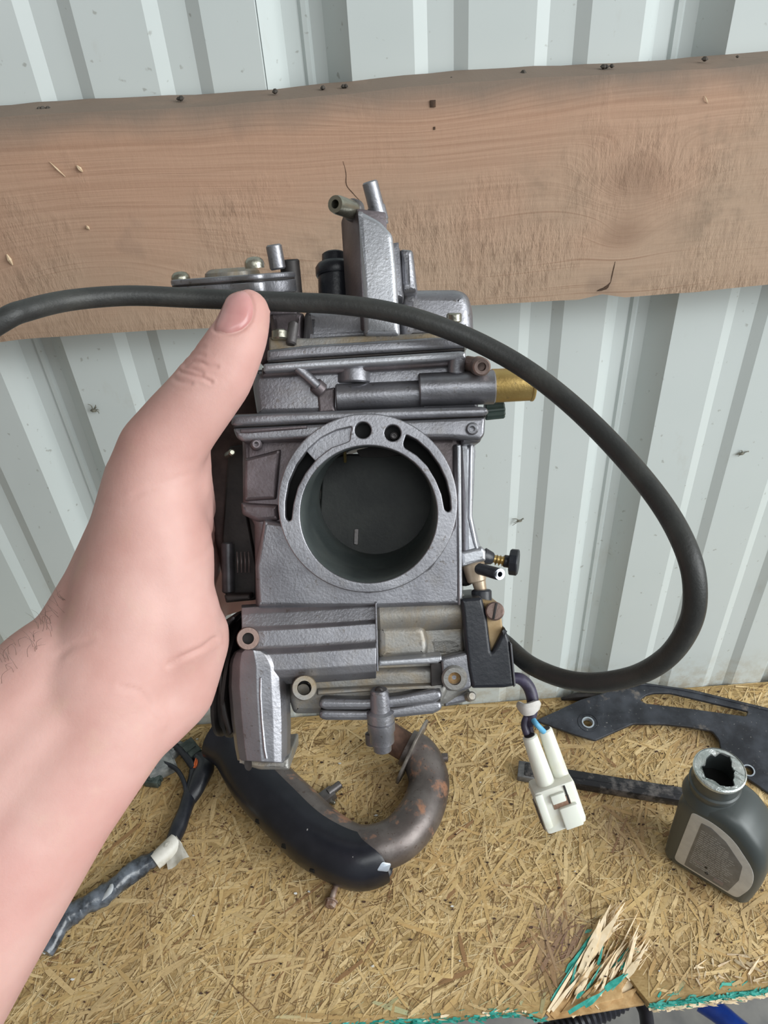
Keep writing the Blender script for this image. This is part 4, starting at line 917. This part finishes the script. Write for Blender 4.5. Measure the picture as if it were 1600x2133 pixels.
# left end cover of the shaft
pass
pass
pass
cp('cover_underside', .3100, .036, .002, [(494, 1578), (545, 1586), (602, 1578), (603, 1606), (540, 1606), (502, 1594)], ALD, r=6)
b = bmesh.new(); lathe_bm(P(517, 1592, .3094), -FW, [(14 * s_, 0), (13 * s_, .0005), (1 * s_, .0004)], 20, b, sx=.6); obj('drain_hole', b, DARK, cb)
tubeboss('cover_screw', 517, 1330, .318, .2995, 24, 12, COPPER)
lathe('screw_socket', P(517, 1330, .3060), -ray(517, 1330).normalized(), [(.0024, 0), (.0024, .0005)], DARK, cb, 6)
# bottom clamp: two lipped plates and the drain plug
for d, y, mt in ((.3110, 0, AL), (.3118, 22, AL)):
    cp('bowl_flange', d, .034, .0016, [(664, 1462 + y), (672, 1456 + y), (760, 1458 + y), (830, 1450 + y), (905, 1436 + y), (920, 1440 + y), (922, 1456 + y), (905, 1466 + y), (830, 1474 + y), (760, 1480 + y), (676, 1480 + y), (664, 1474 + y)], mt, r=8)
cp('bowl_gasket', .3122, .033, .0003, [(668, 1478), (760, 1480), (905, 1462), (918, 1458), (918, 1462), (905, 1467), (760, 1484), (668, 1482)], DARK)
bxx = bmesh.new(); a_ = P(790, 1436, .3100); c_ = P(797, 1562, .3160); L = (c_ - a_).length; k = .31 / F
lathe_bm(a_, c_ - a_, [(16 * k, 0), (19 * k, .0008), (20.5 * k, L * .18), (21 * k, L * .33), (29 * k, L * .36), (29 * k, L * .50), (26 * k, L * .515), (29 * k, L * .53), (29 * k, L * .66), (26 * k, L * .70), (26 * k, L * .86), (20 * k, L * .88), (19 * k, L)], 36, bxx); obj('centre_column', bxx, AL, cb, sharp=30)
crod('drain_plug', (776, 1525, .3240), (778, 1552, .3240), 16, STEELD)
crod('column_recess', (790, 1437, .3102), (789, 1441, .3085), 9, DARK)
cp('outlet_bar', .3220, .012, .0015, [(924, 1452), (980, 1440), (983, 1460), (926, 1474)], AL, r=4)
crod('outlet_tip', (975, 1452, .3200), (984, 1450, .3160), 10, ALD)

# position sensor
cp('sensor', .3110, .034, .0016, [(960, 1248), (1004, 1244), (1014, 1278), (1024, 1360), (1052, 1306), (1063, 1336), (1073, 1430), (1050, 1434), (984, 1435), (975, 1395), (968, 1330)], PLAST, r=5)
cp('sensor_well', .3140, .030, .001, [(1004, 1250), (1042, 1258), (1048, 1310), (1024, 1372), (1016, 1330)], simple('resin_ochre', (.36, .24, .11), (.46, .33, .18), 150, .6), r=3)
cp('sensor_edge', .3105, .030, .0006, [(1062, 1337), (1067, 1342), (1075, 1428), (1071, 1432)], simple('grey_plastic_edge', (.10, .105, .12), (.16, .165, .18), 80, .4))
c1, c2 = P(1034, 1270, .3300), P(1030, 1268, .3080)
crod('sensor_screw', (1030, 1274, .3200), (1031, 1273, .3095), 19, COPPER)
b = bmesh.new(); box_bm(P(1031, 1273, .3092), (RT * .2 + UP).normalized(), RT, FW, .0033, .0005, .0002, .0001, b); obj('screw_slot', b, DARK, cb)
crod('screw_shank', (1030, 1310, .3180), (1031, 1285, .3180), 9, COPPER)
crod('sensor_grommet', (1004, 1260, .3240), (1003, 1228, .3240), 21, PLAST)
# hot start fitting
FIT = simple('tan_brass_fitting', (.42, .32, .22), (.55, .44, .33), 110, .4, .45)
crod('fitting_body', (985, 1172, .3260), (994, 1212, .3260), 24, FIT, r2=20)
crod('fitting_neck', (996, 1205, .3260), (1003, 1236, .3260), 15, FIT, r2=12)
crod('fitting_flange', (966, 1196, .3340), (972, 1192, .3300), 26, DARK)
crod('vent_nozzle', (996, 1184, .3230), (1040, 1196, .3120), 12, PLAST, hole=6, r2=13)
b = bmesh.new(); lathe_bm(P(1041, 1196, .3122), P(1041, 1196, .3115) - P(1035, 1194, .3135), [(6 * s_, 0), (12.5 * s_, 0), (12.5 * s_, .0003), (6 * s_, .0003)], 24, b, caps=False); obj('nozzle_end', b, SILV, cb)
crod('knob_stem', (1008, 1160, .3280), (1062, 1170, .3280), 8, BRASS)
crod('seal_nut', (1006, 1158, .3280), (1028, 1164, .3280), 18, PLAST, r2=13)
b = bmesh.new()
for k in range(3): lathe_bm(P(1032 + k * 7, 1166 + k, .3280), P(1040, 1168, .328) - P(1032, 1166, .328), [(8 * s_, 0), (13 * s_, .0004), (8 * s_, .0009)], 20, b)
obj('spring', b, BRASS, cb)
crod('knob_hub', (1048, 1168, .3280), (1066, 1171, .3280), 13, PLAST)
b = bmesh.new(); a_, c_ = P(1062, 1170, .3280), P(1080, 1172, .3270); hexprof(a_, c_ - a_, 28 * .328 / F, (c_ - a_).length, 0, b, 10); obj('start_knob', b, PLAST, cb, sharp=25)

cp('linkage_housing', .3460, .014, .002, [(476, 800), (545, 776), (545, 1250), (470, 1252), (436, 1060), (420, 930), (440, 860)], simple('grimy_brown_casting', (.045, .028, .026), (.09, .06, .055), 60, .6, .2), r=14)
# throttle linkage on the left between hand and casting
cp('linkage_bracket', .3420, .016, .001, [(476, 930), (512, 925), (512, 1060), (534, 1180), (534, 1250), (470, 1256), (462, 1120)], DARK, r=6)
def wheel():
    b = lathe_bm(P(486, 1405, .342), (RT + UP * -.10 + FW * -.06), [(.0008, -.001), (.0255, -.0022), (.0268, -.0022), (.0268, -.0008), (.0240, 0), (.0240, .0012), (.0268, .0020), (.0268, .0034), (.0255, .0034), (.0008, .002)], 60)
    return b
obj('throttle_wheel', wheel(), DARK, cb, sharp=30)
cp('wheel_guard', .3160, .030, .0008, [(452, 1325), (462, 1296), (490, 1285), (470, 1310), (462, 1360), (464, 1440), (474, 1490), (484, 1528), (476, 1534), (460, 1490), (454, 1440)], DARK, r=3)
for k in range(4):
    y = 1150 + 0 * k; x = 494 + k * 8
    b = bmesh.new(); pts_ = [P(x, 1150, .331), P(x + 1, 1170, .329), P(x + 1.5, 1192, .331)]; sweep_bm(pts_, 2.0 * s_, 8, b, 4); obj('spring_coil', b, STEELD, cb)
crod('linkage_post', (474, 1130, .338), (476, 1235, .338), 13, simple('linkage_grey', (.05, .05, .055), (.09, .09, .10), 80, .4, .4))
cp('linkage_foot', .3270, .010, .001, [(466, 1240), (520, 1238), (522, 1250), (470, 1256)], DARK, r=3)
crod('bright_gap_pin', (474, 948, .335), (484, 942, .322), 7, STEEL)  # added bright pin standing in for the wall seen through a gap

# sensor lead and connector
tube('lead_sleeve', [P(1060, 1412, .328), P(1084, 1414, .328), P(1102, 1432, .328), P(1110, 1462, .328), P(1107, 1492, .328), P(1103, 1510, .329)], [12 * s_, 13.5 * s_, 14 * s_, 14 * s_, 12 * s_, 9 * s_], PURPLE, cb)
b = sweep_bm([P(1080, 1468, .324), P(1094, 1478, .321), P(1112, 1474, .322), P(1118, 1470, .328)], [.0012, .0020, .0022, .0016], 8, squash=1.6); obj('lead_clamp', b, simple('cloudy_white_clip', (.5, .46, .42), (.62, .6, .57), 90, .4), cb)
tube('black_wire', [P(1098, 1492, .328), P(1092, 1510, .328), P(1100, 1535, .328)], 8 * s_, PURPLE, cb, n=10)
tube('black_wire', [P(1104, 1490, .331), P(1104, 1512, .331), P(1108, 1532, .331)], 7 * s_, PURPLE, cb, n=10)
tube('blue_wire', [P(1110, 1498, .327), P(1119, 1510, .325), P(1133, 1524, .327)], 6.5 * s_, BLUEW, cb, n=10)
cdir = (P(1172, 1700, .330) - P(1112, 1524, .326)).normalized(); cs = cdir.cross(FW).normalized()
if cs.dot(RT) < 0: cs = -cs
cf = cs.cross(cdir).normalized()
if cf.dot(FW) > 0: cf = -cf
rod('connector_barrel', P(1103, 1532, .326), P(1103, 1532, .326) + cdir * .0245, 17 * s_, WHITEP, cb, r2=.0040, hole=None)
rod('connector_barrel', P(1135, 1518, .329), P(1135, 1518, .329) + cdir * .0260, 16 * s_, WHITEP, cb, r2=.0037)
for q in ((1103, 1532, .326), (1135, 1518, .329)):
    b = bmesh.new(); lathe_bm(P(*q) - cdir * .0002, cdir, [(.0022, 0), (.0022, .0004)], 16, b); obj('barrel_mouth', b, DARK, cb)
hc = P(1160, 1668, .3300)
hs = obj('connector_housing', box_bm(hc, cs, cdir, cf, .0090, .0100, .0068, .0018), WHITEP, cb)
obj('housing_rib', box_bm(hc + cs * .0030 + cf * .0075 + cdir * .0042, cs, cdir, cf, .0040, .0050, .0014, .0008), WHITEP, hs)
obj('housing_rib', box_bm(hc + cs * -.0072 + cf * .0035 - cdir * .001, cs, cdir, cf, .0018, .0080, .0040, .0010), WHITEP, hs)
obj('housing_window', box_bm(hc + cs * .0010 + cf * .0068 - cdir * .0026, cs, cdir, cf, .0038, .0022, .0004, .0002), simple('stained_brown', (.20, .11, .07), (.35, .25, .18), 300, .6), hs)
obj('housing_tab', box_bm(hc + cs * .0002 + cf * .0077 - cdir * .0052, cs, cdir, cf, .0030, .0020, .0009, .0004), WHITEP, hs)
obj('housing_slot', box_bm(hc + cs * .0042 + cf * .0069 - cdir * .0050, cs, cdir, cf, .0004, .0040, .0004, .0001), DARK, hs)
obj('housing_side', box_bm(hc - cs * .0086 + cdir * .003, cs, cdir, cf, .0009, .0055, .0042, .0004), simple('dark_grime', (.08, .06, .05), (.2, .15, .11), 200, .6), hs)

# ------------------------------------------------------------------ rubber hose looping from the back of the carburetor
hp = [(-330, 960, .27), (-150, 775, .262), (0, 671, .262), (60, 645, .268), (150, 625, .280), (270, 616, .290), (400, 621, .296), (520, 626, .2970), (620, 630, .2970), (700, 634, .2955), (800, 647, .2925), (900, 674, .2910), (1000, 715, .291), (1100, 772, .288), (1200, 851, .280), (1300, 952, .268), (1380, 1052, .256), (1430, 1145, .246), (1448, 1225, .246), (1437, 1300, .254), (1388, 1370, .268), (1310, 1411, .285), (1205, 1420, .300), (1110, 1388, .318), (1050, 1338, .338), (1000, 1300, .352)]
b = sweep_bm([P(*q) for q in hp], .0038, 20, None, 8)
tag(obj('rubber_hose', b, RUB, None, tuple(P(1100, 772, .288)), 60), 'long black rubber hose looping over the carburetor under the thumb', 'hose')

# ------------------------------------------------------------------ the hand and forearm
def skin_mat():
    n = NB('skin')
    c = n.mix(n.ramp(n.noise(28, 4, .55), (.35, 0.), (.68, 1.)), (.56, .315, .275), (.66, .41, .365))
    c = n.mix(n.ramp(n.noise(14, 3, .5, vec=n.map(loc=(.7, .2, 0))), (.52, 0.), (.72, .40)), c, (.60, .27, .25))
    c = n.mix(n.ramp(n.noise(70, 4, .6, vec=n.map(loc=(.1, .9, 0))), (.58, 0.), (.75, .22)), c, (.62, .46, .33))
    n.bump(n.math('ADD', n.noise(900, 3, .6), n.math('MULTIPLY', n.noise(240, 3, .6), .8)), .16, .0005)
    return n.fin(c, .52, 0, spec=.35, Subsurface_Weight=.12, Subsurface_Scale=.004, Subsurface_Radius=(1.0, .35, .2))
SKIN = skin_mat()
def ball(b, c, r, sc=(1, 1, 1), ax=None, n=20):
    m = bmesh.ops.create_icosphere(b, subdivisions=3, radius=1.0)
    R_ = Matrix((RT, UP, -FW)).transposed() if ax is None else ax
    for v in m['verts']: v.co = c + R_ @ Vector((v.co.x * sc[0] * r, v.co.y * sc[1] * r, v.co.z * sc[2] * r))
def cone(b, p0, r0, p1, r1, n=24, steps=6):
    """capsule of changing radius"""
    d = p1 - p0; L = d.length; pr = []
    for k in range(5): a = math.pi / 2 * (1 - k / 4); pr.append((r0 * math.cos(a), -r0 * math.sin(a)))
    for k in range(1, steps): pr.append((r0 + (r1 - r0) * k / steps, L * k / steps))
    for k in range(5): a = math.pi / 2 * k / 4; pr.append((r1 * math.cos(a), L + r1 * math.sin(a)))
    lathe_bm(p0, d, pr, n, b)
def limb(b, *pts):
    q = [(P(x, y, d), r) for x, y, d, r in pts]
    for i in range(len(q) - 1): cone(b, q[i][0], q[i][1], q[i + 1][0], q[i + 1][1])
hb = bmesh.new()
# thumb
limb(hb, (512, 654, .2828, .0095), (499, 700, .2815, .0106), (478, 742, .2810, .0118), (455, 785, .2815, .0128), (420, 830, .2825, .0134), (375, 885, .2845, .0145), (332, 945, .2860, .0160), (318, 1010, .2880, .0175))
limb(hb, (318, 1000, .2880, .0175), (312, 1100, .2900, .0210), (292, 1220, .2930, .0250), (270, 1330, .2920, .0262), (215, 1440, .2860, .0270))
limb(hb, (330, 940, .2880, .0155), (266, 985, .2920, .0088), (258, 1110, .2950, .0136), (216, 1226, .2960, .0155), (152, 1350, .2920, .0170), (90, 1440, .2880, .0190))
# web of the thumb towards the index knuckle
limb(hb, (392, 915, .2900, .0085), (382, 1000, .3050, .0115), (392, 1060, .3300, .0120)); limb(hb, (350, 1010, .2950, .0165), (378, 1090, .3180, .0135))
# thenar mound and heel of the hand
ball(hb, P(345, 1180, .2930), .0255, (.72, 1.35, .85)); ball(hb, P(360, 1400, .2960), .0180, (.95, 1.35, 1.0)); ball(hb, P(330, 1300, .2930), .0240, (1.0, 1.25, .9))
limb(hb, (372, 1330, .3000, .0200), (356, 1430, .2960, .0175), (292, 1486, .2900, .0180), (195, 1550, .2800, .0205))
# palm to the knuckles behind
K = [(408, 1040, .3600), (418, 1140, .3680), (418, 1250, .3700), (408, 1360, .3650)]
for i, (x, y, d) in enumerate(K): limb(hb, (230, 1400, .3020, .0190), (330, 1240 + i * 40, .3250, .0170), (x, y, d, .0135))
for i in range(3): limb(hb, K[i] + (.0125,), K[i + 1] + (.0125,)); limb(hb, (320, 1150 + 70 * i, .3200, .0150), (380, 1130 + 90 * i, .3420, .0140))
# fingers curled round the back of the casting
for i, (y, ln) in enumerate(((1010, 1.0), (1120, 1.08), (1240, 1.0), (1350, .82))):
    x, yy, d = K[i]; r = (.0092, .0095, .0090, .0080)[i]
    limb(hb, (x, yy, d, r + .002), (x + 90 * ln, y - 6, .3930, r), (x + 195 * ln, y - 4, .3990, r * .92), (x + 285 * ln, y + 2, .3930, r * .82))
# wrist and forearm
for o_, rr_ in ((-70, 1), (0, 1), (70, 1)):
    n_ = (.844 * o_, .537 * o_)
    limb(hb, (180 + n_[0], 1450 + n_[1], .2850, .0235), (28 + n_[0] * 1.15, 1630 + n_[1] * 1.15, .2720, .0250), (-135 + n_[0] * 1.25, 1865 + n_[1] * 1.25, .2600, .0270), (-312 + n_[0] * 1.35, 2120 + n_[1] * 1.35, .2480, .0300), (-420 + n_[0] * 1.4, 2280 + n_[1] * 1.4, .2430, .0310), (-860 + n_[0] * 1.8, 2990 + n_[1] * 1.8, .2050, .0350), (-2000 + n_[0] * 3, 4700 + n_[1] * 3, .1200, .0390))
t_me = D.meshes.new('t'); hb.to_mesh(t_me); hb.free()
t_o = D.objects.new('t', t_me); COL.objects.link(t_o)
m = t_o.modifiers.new('r', 'REMESH'); m.mode = 'VOXEL'; m.voxel_size = .0015
m = t_o.modifiers.new('s', 'SMOOTH'); m.factor = .6; m.iterations = 18
dg = bpy.context.evaluated_depsgraph_get(); dg.update()
hm = D.meshes.new_from_object(t_o.evaluated_get(dg)); D.objects.remove(t_o)
hm.update()
def proj(p):
    v = p - CAM; z = v.dot(FW); return Vector((800 + F * v.dot(RT) / z, 1066.5 - F * v.dot(UP) / z)), z
CRE = [([(386, 760), (400, 753), (418, 754), (432, 762), (452, 764)], 3.6, .00030), ([(376, 774), (398, 781), (420, 786), (440, 796)], 3.4, .00036), ([(384, 767), (404, 770), (422, 778)], 3.4, .00022), ([(396, 742), (412, 738), (424, 741)], 4, .00016), ([(364, 790), (380, 797), (398, 799)], 4, .00022), ([(404, 728), (424, 722)], 4, .00012),
       ([(449, 1110), (430, 1150), (390, 1180)], 4, .0003), ([(447, 1330), (420, 1350), (380, 1368), (350, 1385)], 5, .0006), ([(340, 1500), (320, 1480), (290, 1440), (250, 1430)], 5, .0004), ([(275, 1035), (330, 1010), (400, 985)], 5, .00025), ([(120, 1370), (150, 1345), (190, 1335)], 6, .0003)]
OUTL = rp([(470, 611), (500, 600), (520, 612), (529, 640), (525, 668), (505, 688), (476, 697), (447, 690), (444, 680), (458, 648)], 12, 4)
def segd(p, a, b_):
    ab = b_ - a; t = max(0, min(1, (p - a).dot(ab) / ab.length_squared)); return (p - a - ab * t).length
def pd(p, L, close=False):
    L = [Vector(q) for q in L]; n = len(L)
    return min(segd(p, L[i], L[(i + 1) % n]) for i in range(n if close else n - 1))
hb2 = bmesh.new(); hb2.from_mesh(hm); es = set()
for f in hb2.faces:
    if f.normal.dot(FW) > .3: continue
    q, z = proj(f.calc_center_median())
    if (355 < q.x < 565 and 590 < q.y < 815) or (375 < q.x < 460 and 1315 < q.y < 1395): es.update(f.edges)
bmesh.ops.subdivide_edges(hb2, edges=list(es), cuts=2, use_grid_fill=True, smooth=0)
bmesh.ops.triangulate(hb2, faces=[f for f in hb2.faces if len(f.verts) > 4]); hb2.to_mesh(hm); hb2.free(); hm.update()
CRB = [(L, w_, a_, min(p[0] for p in L) - 15, max(p[0] for p in L) + 15, min(p[1] for p in L) - 15, max(p[1] for p in L) + 15) for L, w_, a_ in CRE]
OUTS = OUTL[::2]
NRM = [v.normal.copy() for v in hm.vertices]
for v, vn in zip(hm.vertices, NRM):
    if vn.dot(FW) > .25: continue
    q, z = proj(v.co)
    if not (60 < q.x < 570 and 590 < q.y < 1560): continue
    dsp = 0
    for L, wd, am, x0, x1, y0, y1 in CRB:
        if x0 < q.x < x1 and y0 < q.y < y1:
            dd = pd(q, L); dsp -= am * math.exp(-(dd / wd) ** 2); dsp += am * .35 * math.exp(-((dd - wd * 2.4) / (wd * 1.4)) ** 2)
    if q.y < 715:
        dd = pd(q, OUTS, True); dsp -= .0005 * math.exp(-(dd / 4.5) ** 2)
    v.co += vn * dsp
bvb = bmesh.new(); bvb.from_mesh(hm); bvh = BVHTree.FromBMesh(bvb); bvb.free()
person = tag(obj('person', hm, SKIN, None, tuple(P(300, 1200, .29)), None), 'bare left hand and forearm gripping the carburetor, thumb pressed on the hose', 'person')
for p in hm.polygons: p.use_smooth = True
def hit(px, py):
    r = ray(px, py).normalized(); h = bvh.ray_cast(CAM + r * .1, r); return h[0], h[1]
def nail_mat():
    n = NB('thumb_nail'); sx = n.t.nodes.new('ShaderNodeSeparateXYZ')
    c = n.mix(n.ramp(n.noise(60, 3), (.35, 0.), (.7, 1.)), (.50, .225, .215), (.60, .33, .31)); return n.fin(c, .28, 0, spec=.5, Subsurface_Weight=.1, Subsurface_Scale=.002)
cx, cy = 487, 650; b = bmesh.new(); rings = []; NR = 9; NA = len(OUTL)
c0, n0 = hit(cx, cy); mid = b.verts.new(c0 + n0 * .0008)
for k in range(1, NR + 1):
    row = []; u = k / NR
    for q in OUTL:
        px, py = cx + (q.x - cx) * u, cy + (q.y - cy) * u; h, nn = hit(px, py); g_ = u
        while h is None or (h - c0).length > .018: g_ *= .95; h, nn = hit(cx + (q.x - cx) * g_, cy + (q.y - cy) * g_)
        row.append(b.verts.new(h + nn * (.0008 - .0009 * u ** 5)))
    rings.append(row)
for a in range(NA): b.faces.new((mid, rings[0][a], rings[0][(a + 1) % NA]))
for k in range(NR - 1):
    for a in range(NA): b.faces.new((rings[k][a], rings[k + 1][a], rings[k + 1][(a + 1) % NA], rings[k][(a + 1) % NA]))
bmesh.ops.smooth_vert(b, verts=b.verts, factor=.5, use_axis_x=True, use_axis_y=True, use_axis_z=True)
obj('thumb_nail', b, nail_mat(), person, sharp=None)
for p in D.objects['thumb_nail'].data.polygons: p.use_smooth = True
D.objects['thumb_nail']['label'] = 'pink thumb nail'
# sparse hairs on the outer edge of the wrist
hr = random.Random(9); b = bmesh.new()
for k in range(42):
    px = hr.uniform(2, 150); py = 1370 - (px * .95) + hr.uniform(4, 60) ; h, nn = hit(px, py)
    if h is None: continue
    d1 = (UP * hr.uniform(.4, 1.0) + RT * hr.uniform(-.6, .5) + nn * .5).normalized(); L = hr.uniform(.003, .007)
    sweep_bm([h - nn * .0003, h + d1 * L * .5 + nn * .001, h + d1 * L + RT * hr.uniform(-.003, .003)], [.00006, .00005, .00002], 4, b, 3)
o = obj('arm_hair', b, simple('dark_hair', (.05, .035, .025), (.10, .07, .05), 100, .6), person); o['kind'] = 'stuff'
